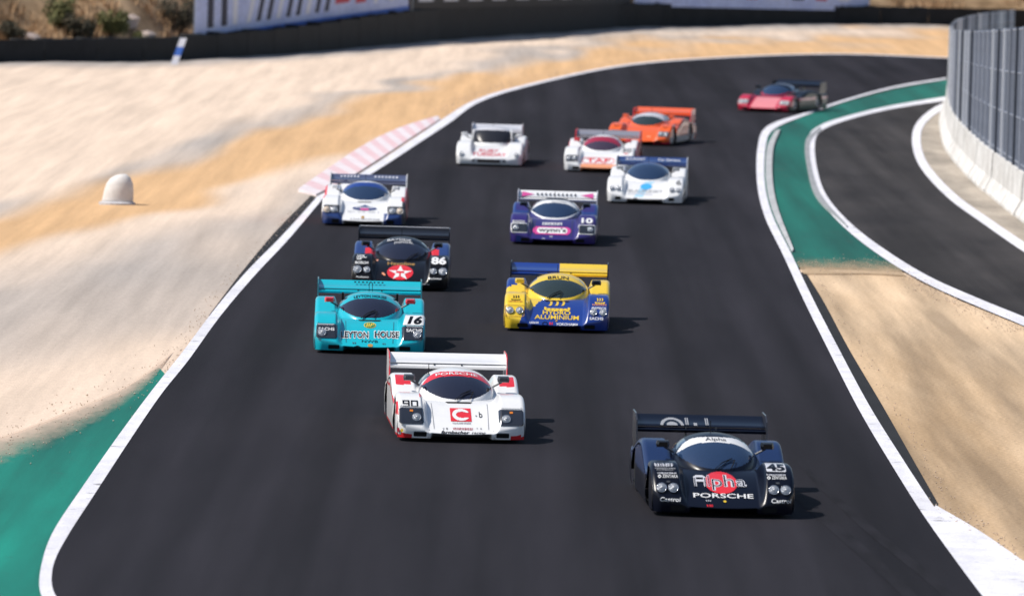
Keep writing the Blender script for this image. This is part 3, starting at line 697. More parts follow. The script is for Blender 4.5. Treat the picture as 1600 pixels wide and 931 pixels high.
class Shell:
    """closed prototype bodywork: nose at y=0, tail at y=LEN, half width 1"""
    def __init__(s, fend=0.695, wall0=.50, wall1=.63, nose=.125, roof=1.0, pod=.86, tail=.58, boxy=.42, can_w=.60, can_y=1.0, rake=1.05, slot=True, under=.30, half=1.0, length=LEN):
        s.__dict__.update(locals())
    def y0(s, ax): return .02 + .10 * ax ** 2 + .10 * np.clip((ax - .88) / .12, 0, 1) ** 2
    def deck(s, y):
        t = np.clip(y / 1.15, 0, 1)
        return s.nose + (.57 - s.nose) * (1 - (1 - t) ** 1.5) + .05 * ss(1.15, 2.2, y) - .10 * ss(2.6, 4.6, y)
    def z(s, x, y):
        ax = np.abs(x) / s.half
        tf = np.clip((y - .04) / .80, 0, 1)
        fz = .18 + (s.fend - .18) * (1 - (1 - tf) ** 2.2) - .24 * ss(1.04, 1.27, y)
        pz = .42 + .12 * ss(1.32, 1.37, y) + (s.pod - .54) * ss(1.36, 2.55, y) - (s.pod - s.tail) * ss(2.6, 4.5, y)
        wf = ss(s.wall0, s.wall1, ax); wp = ss(.54, .66, ax)
        k = ss(1.22, 1.30, y)
        side = fz * (1 - k) + pz * k; ww = wf * (1 - k) + wp * k
        d = s.deck(y)
        z = d * (1 - ww) + side * ww
        r = .075; dd = np.clip(1 - ax, 0, r)
        z = z - (r - np.sqrt(np.maximum(0, r * r - (r - dd) ** 2))) * .9
        return z
    def cw(s, y): return s.can_w * np.sqrt(np.maximum(0, 1 - (1 - np.clip((y - s.can_y) / .85, 0, 1)) ** 2)) * (1 - .3 * ss(2.2, 4.0, y)) + 1e-4
    def czt(s, y):
        t = np.clip((y - s.can_y) / s.rake, 0, 1)
        return .535 + (s.roof - .535) * np.sin(t * math.pi / 2) ** .95 - (s.roof - .60) * ss(s.can_y + s.rake + .15, 4.3, y)
    def czb(s, y): return s.deck(y) - .04
    def zc(s, x, y):
        q = np.clip(1 - (x / s.cw(y)) ** 2, 0, 1)
        return s.czb(y) + (s.czt(y) - s.czb(y)) * q ** s.boxy
    def solve_body(s, x, zz):
        ax = np.abs(x) / s.half
        lo = s.y0(ax); hi = np.where(ax > s.wall0 + .04, 1.02, 1.14)
        front = zz < s.z(x, lo) + KZ * lo
        a, b = lo.copy(), hi.copy()
        for _ in range(26):
            m = (a + b) / 2; g = s.z(x, m) + KZ * m < zz
            a = np.where(g, m, a); b = np.where(g, b, m)
        y = (a + b) / 2; z = s.z(x, y)
        back = (1 - ss(.44, .50, ax)) * s.under + .03
        tz = np.clip((s.z(x, lo) - (zz - KZ * lo)) / np.maximum(.02, s.z(x, lo) - .06), 0, 1)
        yf = lo + back * tz - .012
        return np.where(front, yf, y - .004), np.where(front, zz - KZ * lo, z)
    def solve_can(s, x, zz):
        a = np.full(x.shape, s.can_y + .01); b = np.full(x.shape, s.can_y + s.rake + .15)
        for _ in range(26):
            m = (a + b) / 2; q = s.zc(x, m) + KZ * m < zz
            a = np.where(q, m, a); b = np.where(q, b, m)
        y = (a + b) / 2
        return y - .006, s.zc(x, y)

def solve_wing(x, zz, dz=0.0):
    t = (zz - 1.215) / (1.468 - 1.215)
    return 4.02 + .63 * t - .012, .853 + .20 * t + .012 + dz

xc = np.unique(np.concatenate([np.linspace(0, .46, 20), np.linspace(.46, .68, 22), np.linspace(.68, .92, 14), np.linspace(.92, 1, 10)]))
XC = np.concatenate([-xc[::-1], xc[1:]])
YR = np.unique(np.concatenate([np.linspace(0, .45, 34), np.linspace(.45, 1.02, 26), np.linspace(1.02, 1.42, 30), np.linspace(1.42, 2.7, 44), np.linspace(2.7, LEN, 36)]))

def build_body(sh, livery, mats, root):
    """livery(x,y,z) -> material index array"""
    nx, ny = len(XC), len(YR)
    AX = np.abs(XC)[None, :]; Y0 = sh.y0(AX)
    Y = Y0 + (YR[:, None] / LEN) * (sh.length - Y0)
    X = np.broadcast_to(XC[None, :] * sh.half, Y.shape) * (.965 + .035 * ss(0, .45, Y)) * (1 - .03 * ss(4.0, 4.7, Y))
    Z = sh.z(np.broadcast_to(XC[None, :] * sh.half, Y.shape), Y)
    V = [np.stack([X, Y, Z], -1).reshape(-1, 3)]; off = nx * ny
    Fs = []; idx = np.arange(off).reshape(ny, nx)
    Fs.append(np.stack([idx[:-1, :-1], idx[:-1, 1:], idx[1:, 1:], idx[1:, :-1]], -1).reshape(-1, 4))
    # front skirt
    ax = np.abs(XC); prev = idx[0]; zt = Z[0]; yt = Y[0]; xt = X[0]
    back = (1 - ss(.44, .50, ax)) * sh.under + .03
    for k in range(1, 7):
        t = k / 6
        v = np.stack([xt, yt + back * t - .012 * math.sin(math.pi * t), zt + (.06 - zt) * t], -1); V.append(v)
        cur = np.arange(off, off + nx); off += nx
        Fs.append(np.stack([cur[:-1], cur[1:], prev[1:], prev[:-1]], -1)); prev = cur
    # tail panel
    prev = idx[-1]
    for k in range(1, 4):
        t = k / 3; v = np.stack([X[-1], Y[-1] + .02 * t, Z[-1] + (.22 - Z[-1]) * t], -1); V.append(v)
        cur = np.arange(off, off + nx); off += nx
        Fs.append(np.stack([prev[:-1], prev[1:], cur[1:], cur[:-1]], -1)); prev = cur
    # flanks with wheel arches
    for sgn, col in ((-1, 0), (1, nx - 1)):
        prev = idx[:, col]; x_, y_, z_ = X[:, col], Y[:, col], Z[:, col]
        for k in range(1, 17):
            t = k / 16; zz_ = z_ + (.085 - z_) * t
            V.append(np.stack([x_ + sgn * .012 * math.sin(math.pi * t), y_, zz_], -1)); cur = np.arange(off, off + ny); off += ny
            q = np.stack([prev[:-1], cur[:-1], cur[1:], prev[1:]], -1) if sgn < 0 else np.stack([prev[1:], cur[1:], cur[:-1], prev[:-1]], -1)
            cy = (y_[:-1] + y_[1:]) / 2; cz = (zz_[:-1] + zz_[1:]) / 2 + (z_[:-1] - .085) / 32
            keep = (np.hypot(cy - .93, cz - .31) > .345) & (np.hypot(cy - 3.62, cz - .33) > .37)
            Fs.append(q[keep]); prev = cur
    V = np.concatenate(V); FF = np.concatenate(Fs)
    c = V[FF].mean(1)
    mi = livery(c[:, 0], c[:, 1], c[:, 2])
    slot = (np.abs(c[:, 0]) > .60 * sh.half) & (c[:, 1] > 1.225) & (c[:, 1] < 1.335) & (np.abs(c[:, 0]) < .955 * sh.half) & (c[:, 2] > .3)
    if sh.slot: mi = np.where(slot, len(mats), mi)
    mi = np.where((c[:, 1] > sh.length - .001) & (c[:, 2] < .5), len(mats), mi)
    o = mesh_obj('body', V, FF, list(mats) + [VOID], root, mi, True)
    # floor
    m_ = MB(); h = sh.half
    m_.box(-.93 * h, .93 * h, .42, sh.length - .05, .055, .075); m_.box(-.62, .62, 1.25, sh.length - .3, .076, .38); m_.build('floor_pan', CARBON, root)
    return o

def build_canopy(sh, root, glass, banner, roof, rim, arc_low=(.685, .18), arc_top=(1.062, .165), arc_ban=(1.132, .225), side_glass=True, cowl_m=None):
    th = np.linspace(0, math.pi, 81); ys = sh.can_y + np.concatenate([np.linspace(0, 1, 76) ** 1.7 * 1.25, 1.25 + np.linspace(.05, 2.2, 34)])
    ys = ys[1:]
    Y = np.repeat(ys[:, None], len(th), 1); X = -sh.cw(Y) * np.cos(th)[None, :]
    Z = sh.czb(Y) + (sh.czt(Y) - sh.czb(Y)) * np.maximum(0, np.sin(th)[None, :]) ** (2 * sh.boxy)
    ny, nx = Y.shape; idx = np.arange(nx * ny).reshape(ny, nx)
    V = np.stack([X, Y, Z], -1).reshape(-1, 3); FF = np.stack([idx[:-1, :-1], idx[:-1, 1:], idx[1:, 1:], idx[1:, :-1]], -1).reshape(-1, 4)
    c = V[FF].mean(1); ax = np.abs(c[:, 0]); zz = c[:, 2] + KZ * c[:, 1]; q = ax / (.9 * sh.can_w)
    low = zz < arc_low[0] + arc_low[1] * q ** 2.6
    g = ~low & (zz < arc_top[0] - arc_top[1] * q ** 2.4) & (c[:, 1] < sh.can_y + sh.rake + .2)
    b = ~low & ~g & (zz < arc_ban[0] - arc_ban[1] * q ** 4) & (c[:, 1] < sh.can_y + sh.rake + .3)
    sd = ~g & ~b & (c[:, 1] > sh.can_y + .86) & (c[:, 1] < 2.45) & (c[:, 2] > .70) & (c[:, 2] < .90) & (ax > .40) & side_glass
    cls = np.where(g, 1, np.where(b, 2, np.where(sd, np.where(c[:, 0] < 0, 3, 5), np.where(low & (c[:, 1] < sh.can_y + 1.0), np.where(zz > arc_low[0] + arc_low[1] * q ** 2.6 - .045, 4, 6), 0))))
    for k, nm, m_ in ((0, 'roof', roof), (1, 'windscreen', glass), (2, 'windscreen_banner', banner), (3, 'side_window', glass), (5, 'side_window', glass), (4, 'windscreen_rim', rim), (6, 'cowl', cowl_m or rim)):
        fs = FF[cls == k]
        if not len(fs): continue
        u, iv = np.unique(fs, return_inverse=True)
        o = mesh_obj(nm, V[u], iv.reshape(-1, 4), m_, root, smooth=True)
        if nm == 'windscreen_banner': pass

# --- decals -------------------------------------------------------------------
TXT = {}
def text2d(s, bold=0.0, shear=0.0):
    k = (s, bold, shear)
    if k in TXT: return TXT[k]
    cu = bpy.data.curves.new('tmp', 'FONT'); cu.body = s; cu.size = 1; cu.offset = bold; cu.shear = shear; cu.resolution_u = 3; cu.fill_mode = 'FRONT'
    o = bpy.data.objects.new('tmp', cu); COL.objects.link(o)
    bpy.context.view_layer.update()
    me = bpy.data.meshes.new_from_object(o.evaluated_get(bpy.context.evaluated_depsgraph_get()))
    v = np.array([p.co[:2] for p in me.vertices]).reshape(-1, 2); f = [tuple(p.vertices) for p in me.polygons]
    bpy.data.objects.remove(o); bpy.data.curves.remove(cu); bpy.data.meshes.remove(me)
    mn, mx = v.min(0), v.max(0); v = (v - mn) / (mx - mn) - .5
    TXT[k] = (v, f); return TXT[k]

class Car:
    def __init__(s, px, yaw, label, shell, crop, zoff=0.0, scale=1.0):
        p = G(*px)
        s.root = empty('race_car', (p.x, p.y, .030), math.radians(yaw)); s.root.scale = (scale,) * 3
        tag(s.root, label, 'race car', 'prototype race cars on the track')
        s.sh = shell; s.cx, s.cy, s.sc = crop; s.layer = 0
    def xz(s, px, py):
        return (px - s.cx) / s.sc, (s.cy - py + .028 * (px - s.cx)) / s.sc
    def project(s, x, zz, surf, lay):
        if surf == 'body': y, z = s.sh.solve_body(x, zz)
        elif surf == 'canopy': y, z = s.sh.solve_can(x, zz)
        else: y, z = solve_wing(x, zz)
        e = .005 + .003 * lay
        return np.stack([x, y - e, z + e * .8], -1)
    def text(s, t, box, m_, surf='body', bold=.02, shear=0.0, rot=0.0, lay=0, name='lettering', arc=0.0):
        x0, y0_, x1, y1 = box
        (xa, za), (xb, zb) = s.xz(x0, (y0_ + y1) / 2), s.xz(x1, (y0_ + y1) / 2)
        return s.text_at(t, (xa + xb) / 2, (za + zb) / 2, (x1 - x0) / s.sc, (y1 - y0_) / s.sc, m_, surf, bold, shear, rot, lay, name, arc)
    def text_at(s, t, cx, cz, w_, h_, m_, surf='body', bold=.02, shear=0.0, rot=0.0, lay=0, name='lettering', arc=0.0):
        v, f = text2d(t, bold, shear); T = [tuple(p) for q_ in f for p in [(q_[0], q_[i], q_[i + 1]) for i in range(1, len(q_) - 1)]]
        tri = v[np.array(T)]
        for _ in range(5):
            e = np.stack([(tri[:, i] - tri[:, (i + 1) % 3]) * np.array([w_, h_]) for i in range(3)], 1); big = (np.hypot(e[..., 0], e[..., 1]).max(1) > .035)
            if not big.any(): break
            B = tri[big]; a_, b_, c__ = B[:, 0], B[:, 1], B[:, 2]; ab, bc, ca = (a_ + b_) / 2, (b_ + c__) / 2, (c__ + a_) / 2
            tri = np.concatenate([tri[~big]] + [np.stack(q_, 1) for q_ in ((a_, ab, ca), (ab, b_, bc), (ca, bc, c__), (ab, bc, ca))])
        v = tri.reshape(-1, 2); f = np.arange(len(v)).reshape(-1, 3).tolist()
        u = v[:, 0] * w_; q = v[:, 1] * h_; c_, s_ = math.cos(rot), math.sin(rot)
        x = cx + u * c_ - q * s_; zz = cz + u * s_ + q * c_ - arc * (x - cx) ** 2
        P = s.project(x, zz, surf, lay)
        return mesh_obj(name, P, f, m_, s.root)
    def shape(s, box, fn, m_, surf='body', lay=0, name='emblem', n=None, slant=0.0):
        """fn(u,v) in [-1,1] -> bool; laid on the bodywork as a thin film"""
        x0, y0_, x1, y1 = box
        cx, cz = s.xz((x0 + x1) / 2, (y0_ + y1) / 2); w_, h_ = abs(x1 - x0) / s.sc, abs(y1 - y0_) / s.sc
        return s.shape_at(cx, cz, w_, h_, fn, m_, surf, lay, name, n, slant)
    def shape_at(s, cx, cz, w_, h_, fn, m_, surf='body', lay=0, name='emblem', n=None, slant=0.0):
        nu = n or int(min(90, max(8, w_ / .007))); nv = n or int(min(70, max(6, h_ / .007)))
        u = np.linspace(-1, 1, nu + 1); v = np.linspace(-1, 1, nv + 1); U, Vv = np.meshgrid(u, v)
        x = (cx + U * w_ / 2 + slant * Vv * h_ / 2).ravel(); zz = (cz + Vv * h_ / 2).ravel()
        P = s.project(x, zz, surf, lay)
        idx = np.arange(U.size).reshape(nv + 1, nu + 1)
        q = np.stack([idx[:-1, :-1], idx[:-1, 1:], idx[1:, 1:], idx[1:, :-1]], -1).reshape(-1, 4)
        cu_ = U.ravel()[q].mean(1); cv_ = Vv.ravel()[q].mean(1)
        q = q[fn(cu_, cv_)]
        if not len(q): return None
        ids, iv = np.unique(q, return_inverse=True)
        return mesh_obj(name, P[ids], iv.reshape(-1, 4), m_, s.root, smooth=True)
    def marks(s, box, n_, m_, surf='body', name='small_lettering', lay=0):
        """a line of print too small to read: short irregular dashes"""
        r = np.random.default_rng(int(box[0] * 7 + box[1])); gaps = np.sort(r.random(n_ * 2)) * 2 - 1
        def fn(u, v):
            k = np.floor((u + 1) / 2 * n_); ph = (u + 1) / 2 * n_ - k
            return (ph < .72) & ((np.sin(k * 12.9 + v * 6) + np.sin(ph * 9 + k * 4)) > -.7)
        return s.shape(box, fn, m_, surf, lay, name)
    def lamp(s, x, zz, r, m_=None, name='headlight'):
        xa = np.array([x, x + .01, x]); za = np.array([zz, zz, zz + .01])
        y, z = s.sh.solve_body(xa, za)
        p = Vector((x, y[0], z[0])); a = Vector((.01, y[1] - y[0], z[1] - z[0])); b = Vector((0, y[2] - y[0], z[2] - z[0]))
        nrm = a.cross(b).normalized()
        if nrm.y > 0: nrm = -nrm
        nrm = (nrm + Vector((0, -.6, 0))).normalized()
        M = Matrix.Translation(p + nrm * (.012 + r * .18)) @ nrm.to_track_quat('Z', 'Y').to_matrix().to_4x4()
        o = link_obj(name, lamp_mesh('ring', CHROME), s.root); o.matrix_local = M @ Matrix.Scale(r, 4)
        q = link_obj('lens', lamp_mesh('lens', m_ or LENS), o)
        bb = link_obj('bulb', lamp_mesh('bulb', WHITE), o)
        return o

LM = {}
def lamp_mesh(kind, m_):
    k = (kind, m_.name)
    if k in LM: return LM[k]
    if kind == 'ring': v, f = lathe([(.86, -.3), (1.0, -.3), (1.0, .16), (.94, .22), (.86, .16)], 28, 'z')
    elif kind == 'lens': v, f = lathe([(0, -.1), (.87, -.1), (.87, .12), (.7, .24), (.4, .33), (.0, .36)], 28, 'z')
    else: v, f = lathe([(0, .30), (.2, .30), (.2, .37), (.1, .42), (0, .43)], 14, 'z')
    me = bpy.data.meshes.new('lamp_' + kind); me.from_pydata(v, [], f); me.materials.append(m_)
    me.polygons.foreach_set('use_smooth', np.ones(len(me.polygons), bool)); LM[k] = me
    return me

# wheels shared by all cars
wv_, wf_ = lathe([(.20, -.15), (.28, -.165), (.315, -.15), (.325, -.12), (.325, .12), (.315, .15), (.28, .165), (.20, .15)], 36, 'x')
TYRE = bpy.data.meshes.new('tyre'); TYRE.from_pydata(wv_, [], wf_); TYRE.materials.append(RUBBER); TYRE.polygons.foreach_set('use_smooth', np.ones(len(TYRE.polygons), bool))
rb = MB()
v_, f_ = lathe([(.185, -.145), (.215, -.150), (.215, .150), (.185, .145)], 36, 'x'); rb.add(v_, f_)
v_, f_ = lathe([(0, -.09), (.06, -.10), (.06, -.04), (0, -.04)], 16, 'x'); rb.add(v_, f_)
v_, f_ = lathe([(0, .09), (.06, .10), (.06, .04), (0, .04)], 16, 'x'); rb.add(v_, f_)
for k in range(5):
    a = 2 * math.pi * k / 5; e1 = Vector((0, math.cos(a), math.sin(a))); e2 = Vector((0, -math.sin(a), math.cos(a)))
    for sx in (-1, 1):
        q = []
        for xx in (sx * .06, sx * .10):
            q += [e1 * .04 - e2 * .05 + Vector((xx, 0, 0)), e1 * .04 + e2 * .05 + Vector((xx, 0, 0)), e1 * .20 + e2 * .035 + Vector((xx, 0, 0)), e1 * .20 - e2 * .035 + Vector((xx, 0, 0))]
        rb.add(q, [(0, 1, 2, 3), (7, 6, 5, 4), (0, 4, 5, 1), (1, 5, 6, 2), (2, 6, 7, 3), (3, 7, 4, 0)])
RIMM = bpy.data.meshes.new('rim'); RIMM.from_pydata(rb.v, [], rb.f); RIMM.materials.append(RIM)

def wheels(car):
    for sx in (-1, 1):
        for y, rr in ((.93, 1.0), (3.62, 1.05)):
            w_ = empty('wheel', (sx * .80 * car.sh.half, y, .325 * rr), 0, car.root); w_.scale = (rr, rr, rr)
            link_obj('tyre', TYRE, w_); link_obj('rim', RIMM, w_)

def airfoil(y0, z0, y1, z1, th, n=9):
    """closed section between leading and trailing edge"""
    top = []; bot = []
    for k in range(n + 1):
        t = k / n; h = th * (2.6 * math.sqrt(t) * (1 - t) + .12 * (1 - t)); cy, cz = y0 + (y1 - y0) * t, z0 + (z1 - z0) * t - .035 * math.sin(math.pi * t)
        top.append((cy, cz + h * .55)); bot.append((cy, cz - h * .45))
    return top + bot[::-1][1:]

def rear_wing(car, mats, span=.94, plates=WHITE, tall=1.06, plate_front=3.86, halves=None, plate_low=.56, edge=None):
    root = car.root
    wg = None
    segs = [(-span, span, mats)] if halves is None else [(-span, 0, halves[0]), (0, span, halves[1])]
    for (a, b_, m_) in segs:
        mb = MB(); sec = airfoil(4.02, .865, 4.20, .888, .04); mb.prism(sec, lambda p, x: (x, p[0], p[1]), a, b_)
        o = mb.build('rear_wing', m_, root, smooth=False); wg = wg or o
        mb = MB(); sec = airfoil(4.185, .905, 4.66, 1.035, .04); mb.prism(sec, lambda p, x: (x, p[0], p[1]), a, b_); mb.build('wing_flap', m_, o)
    for sx in (-1, 1):
        poly = [(plate_front, plate_low), (plate_front + .12, .80), (4.05, 1.0), (4.25, tall), (4.74, tall + .01), (4.74, .72), (4.55, plate_low)]
        x0, x1 = (sx * (span + .002), sx * (span + .024))
        mb = MB(); mb.prism(poly, lambda p, x: (x, p[0], p[1]), min(x0, x1), max(x0, x1)); mb.build('end_plate', plates, wg)
        if edge:
            mb = MB(); mb.tube([(sx * (span + .014), p[0], p[1]) for p in poly[:5]], .012, 5); mb.build('plate_edging', edge, wg)
        mb = MB(); mb.box(sx * .22 - .008, sx * .22 + .008, 4.12, 4.36, .50, .90); mb.build('wing_strut', DGREY, wg)

def mirrors(car, mL, mR, glassm=VOID, x=.74, y=1.74, z=.86):
    for sx, m_ in ((-1, mL), (1, mR)):
        e = empty('mirror', (sx * x, y, z), 0, car.root)
        sec = [(-.085, -.045), (.085, -.045), (.095, 0), (.08, .05), (-.08, .05), (-.095, 0)]
        mb = MB(); mb.add([(p[0] * .7, -.07, p[1] * .7) for p in sec] + [(p[0], .0, p[1]) for p in sec] + [(p[0], .08, p[1]) for p in sec],
                          [tuple(range(6))] + [(i, i + 6, (i + 1) % 6 + 6, (i + 1) % 6) for i in range(6)] + [(i + 6, i + 12, (i + 1) % 6 + 12, (i + 1) % 6 + 6) for i in range(6)] + [tuple(range(17, 11, -1))])
        mb.build('mirror_shell', m_, e)
        mb = MB(); mb.tube([(-sx * .02, .03, -.04), (-sx * .16, .06, -.12)], .016, 6); mb.build('mirror_arm', DGREY, e)

def wiper(car, x0=-.06):
    sh = car.sh; pts = []
    for x, zz in ((x0, .66), (x0 + .12, .76), (x0 + .26, .82)):
        y, z = sh.solve_can(np.array([x]), np.array([zz])); pts.append((x, y[0] - .02, z[0] + .02))
    mb = MB(); mb.tube(pts, .008, 5); a = mb.build('wiper', VOID, car.root)
    pts = []
    for x, zz in ((x0 + .30, .80), (x0 + .27, .74), (x0 + .235, .68)):
        y, z = sh.solve_can(np.array([x]), np.array([zz])); pts.append((x, y[0] - .016, z[0] + .016))
    pts2 = []
    for x, zz in ((x0 + .03, .66), (x0 + .20, .785), (x0 + .30, .80)):
        y, z = sh.solve_can(np.array([x]), np.array([zz])); pts2.append((x, y[0] - .016, z[0] + .016))
    mb = MB(); mb.tube(pts, .007, 5); mb.tube(pts2, .006, 5); mb.build('wiper_blade', VOID, a)

def antenna(car, x=-.02, y=2.35):
    z = float(car.sh.zc(np.array([x]), np.array([y]))[0])
    mb = MB(); mb.tube([(x, y, z - .01), (x, y + .02, z + .16)], .006, 5); mb.build('antenna', VOID, car.root)

RECT = lambda u, v: np.ones(u.shape, bool)
def RRECT(ru, rv):
    def f(u, v):
        a = np.maximum(0, np.abs(u) - (1 - ru)) / ru; b = np.maximum(0, np.abs(v) - (1 - rv)) / rv
        return a * a + b * b <= 1
    return f
ELL = lambda u, v: u * u + v * v <= 1
def ducts(car, xs=(.64,), w_=.20, h_=.075, zz=.125, frame=None):
    for sx in (-1, 1):
        for x in xs:
            if frame: car.shape_at(sx * x, zz, w_ + .045, h_ + .04, RRECT(.2, .4), frame, 'body', 0, 'duct_frame')
            car.shape_at(sx * x, zz, w_, h_, RRECT(.2, .4), VOID, 'body', 1, 'brake_duct')
def covers(car, x0=.58, x1=.965, z0=.285, z1=.535, m_=None, line=None):
    for sx in (-1, 1):
        cx = sx * (x0 + x1) / 2
        if line: car.shape_at(cx, (z0 + z1) / 2, x1 - x0 + .03, z1 - z0 + .03, RRECT(.22, .3), line, 'body', 0, 'lamp_cover_edge')
        car.shape_at(cx, (z0 + z1) / 2, x1 - x0, z1 - z0, RRECT(.22, .3), m_ or COVER, 'body', 1, 'lamp_cover')
def cowl(car, zz=.635, w_=.44):
    car.shape_at(0, zz, w_, .022, lambda u, v: np.abs(u) < .95 - .1 * (v < 0), VOID, 'body', 0, 'cowl_vent')
def seams(car, m_=None):
    for sx in (-1, 1):
        car.shape_at(sx * .43, .42, .011, .40, RECT, m_ or DGREY, 'body', 0, 'panel_gap', slant=sx * .04)
        car.shape_at(sx * .79, .556, .34, .008, RECT, m_ or DGREY, 'body', 0, 'panel_gap')
        for x_, z_ in ((.50, .20), (.56, .30), (.93, .57)): car.shape_at(sx * x_, z_, .016, .012, ELL, m_ or DGREY, 'body', 0, 'fastener')
def const(i): return lambda x, y, z: np.full(x.shape, i)

# ---- 90, the white lead car
c = Car((721, 695.5), 3.9, 'white race car number 90 with red trim, a red C emblem and red windscreen band', Shell(), (790, 833, 485))
def liv90(x, y, z):
    i = np.zeros(x.shape, int)
    i = np.where((x < -.972) & (y < .5) & (z > .40) & (z < .60) , 1, i)
    i = np.where((x < -.93) & (y > .5) & (y < 3.9) & (np.abs(z - (.50 + .18 * ss(1.3, 2.6, y) - .1 * ss(2.6, 4.5, y) + .06 * (y < 1.2))) < .022), 1, i)
    i = np.where((np.abs(x) > .76) & (y < .35) & (z < .125), 1, i)
    i = np.where((np.abs(x) > .98) & (z < .12) & (y > .35), 1, i)
    i = np.where((np.abs(x) > .70) & (np.abs(x) < .935) & (y > 2.02) & (y < 2.42) & (z > .6), 1, i)
    i = np.where((np.abs(x) < .45) & (y < .4) & (z < .14), 2, i)  # grey paints in the shadow of the undercut below the nose lip
    return i
build_body(c.sh, liv90, [WHITE, RED, GREY], c.root)
build_canopy(c.sh, c.root, GLASS, RED, WHITE, WHITE)
rear_wing(c, WHITE, .93, WHITE, 1.065, edge=RED); mirrors(c, DGREY, DGREY); wheels(c); wiper(c); antenna(c, -.42, 2.1); cowl(c)
covers(c); ducts(c, frame=WHITE); seams(c, GREY)
for sx in (-1, 1):
    c.lamp(sx * .695, .385, .068)
    c.shape_at(sx * .775, .485, .05, .03, RECT, AMBER, 'body', 3, 'indicator')
def digit90(k):
    def f(u, v):
        o = (np.abs(u) > .62) | (np.abs(v) > .74)
        if k == 9: o = (np.abs(v) > .74) | (u > .62) | ((u < -.62) & (v > 0)) | (np.abs(v) < .13)
        return o
    return f
c.shape((350, 505, 402, 553), digit90(9), BLACK, name='number_digit'); c.shape((413, 507, 466, 555), digit90(0), BLACK, name='number_digit')
c.shape((715, 568, 872, 668), RECT, RED, lay=0, name='emblem_square')
c.shape((730, 574, 862, 664), lambda u, v: (u * u + v * v < 1) & ~((((u - .12) / .72) ** 2 + (v / .52) ** 2) < 1) & ~((u > .25) & (np.abs(v + .05) < .42)), WHITE, lay=1, name='emblem_letter')
c.marks((728, 676, 868, 688), 12, GREY); c.marks((728, 716, 880, 724), 16, DARKRED); c.marks((730, 726, 878, 733), 18, DARKRED)
for b_ in ((652, 715, 662, 727), (676, 714, 690, 729), (905, 716, 914, 726), (934, 718, 944, 730)): c.marks(b_, 2, DGREY)
c.marks((905, 622, 918, 632), 1, BLACK); c.text('b', (932, 596, 956, 640), BLACK, bold=0)
c.text('farnbacher', (636, 738, 850, 762), BLACK, bold=.02, shear=.3); c.text('racing', (866, 746, 972, 771), BLACK, bold=.005, shear=.3)
c.text_at('PORSCHE', 0, 1.097, .66, .038, WHITE, 'canopy', .012, arc=.30, lay=1)
for bx, m_ in (((308, 712, 326, 746), DARKRED), ((334, 720, 352, 746), YELLOW)): c.shape(bx, ELL, m_)
c.marks((480, 455, 530, 480), 3, RED)

# ---- 45, the dark car in front on the right
c = Car((1131, 813), 3.2, 'black and dark blue race car number 45 with a red disc on its nose', Shell(), (735, 846, 455))
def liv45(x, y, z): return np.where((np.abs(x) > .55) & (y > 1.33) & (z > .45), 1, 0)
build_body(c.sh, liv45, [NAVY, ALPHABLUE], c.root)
build_canopy(c.sh, c.root, GLASSB, WHITE, NAVY, NAVY)
rear_wing(c, NAVY, .93, paint('plate_dark', (.03, .03, .035), .3), 1.08); mirrors(c, BLACK, BLACK); wheels(c); wiper(c); antenna(c)
ducts(c)
for sx in (-1, 1): c.lamp(sx * .70, .40, .072); c.lamp(sx * .865, .40, .072)
c.shape((630, 553, 838, 692), ELL, RED, name='emblem_disc')
SILV = paint('lettering_silver', (.62, .63, .68), .4)
for k, ch in enumerate('Alpha'):
    bx = [(562, 575, 640, 645), (648, 575, 664, 648), (674, 600, 742, 672), (752, 575, 818, 650), (828, 604, 896, 650)][k]
    if ch == 'A':
        c.shape(bx, lambda u, v: (((u * .8) ** 2 + (v - .1) ** 2 < .95) | ((v < .1) & (np.abs(u) < 1))) & ~((np.abs(u) < .62) & (v < .62) & (v > .25)) & ~((np.abs(u) < .62) & (v < -.1)), SILV, lay=1, name='letter')
        c.shape(bx, lambda u, v: (np.abs(np.abs(u) - .82) < .06) & (v < .5), NAVY, lay=2, name='letter_inline')
    else:
        c.text(ch, bx, SILV, bold=.03, lay=1, name='letter'); c.text(ch, (bx[0] + 3, bx[1] + 3, bx[2] - 3, bx[3] - 3), NAVY if ch != 'l' else DARKRED, bold=-.018, lay=2, name='letter_inline')
c.text('PORSCHE', (548, 690, 930, 718), WHITE, bold=.012)
for x_ in (0, 695):
    c.text('Castrol', (330 + x_ * 1.016, 711 + x_ * .02, 462 + x_ * 1.012, 738 + x_ * .022), WHITE, bold=.015, shear=.15)
    c.text('ZENTAKA', (352 + x_, 568 + x_ * .02, 450 + x_ * .995, 588 + x_ * .02), WHITE, bold=.005)
    c.shape((322 + x_, 568 + x_ * .02, 344 + x_, 588 + x_ * .02), lambda u, v: (u * u + v * v < 1) & (u * u + v * v > .25), WHITE)
    c.marks((322 + x_, 554 + x_ * .022, 444 + x_, 563 + x_ * .022), 12, SILV)
    c.shape((375 + x_, 607 + x_ * .02, 398 + x_, 617 + x_ * .02), RECT, DGREY, name='indicator')
c.marks((308, 496, 428, 516), 7, SILV); c.marks((308, 524, 440, 531), 16, GREY); c.marks((318, 535, 432, 541), 14, GREY)
c.shape((1018, 500, 1142, 554), RRECT(.12, .3), SILV, name='number_plate'); c.text('45', (1022, 505, 1138, 549), BLACK, bold=.05, lay=1, name='number_digit')
c.text_at('Alpha', 0, 1.097, .30, .050, DGREY, 'canopy', .01, arc=.30, lay=1)
c.shape_at(0, 1.335, .34, .11, lambda u, v: (u * u + (v + 1) ** 2 / 4 < 1) & ((u * u + (v + 1) ** 2 / 4 > .55) | (u * u + (v + 1) ** 2 / 4 < .22)) & (u < 2), GREY, 'wing', 0, 'letter').location.x = -.42
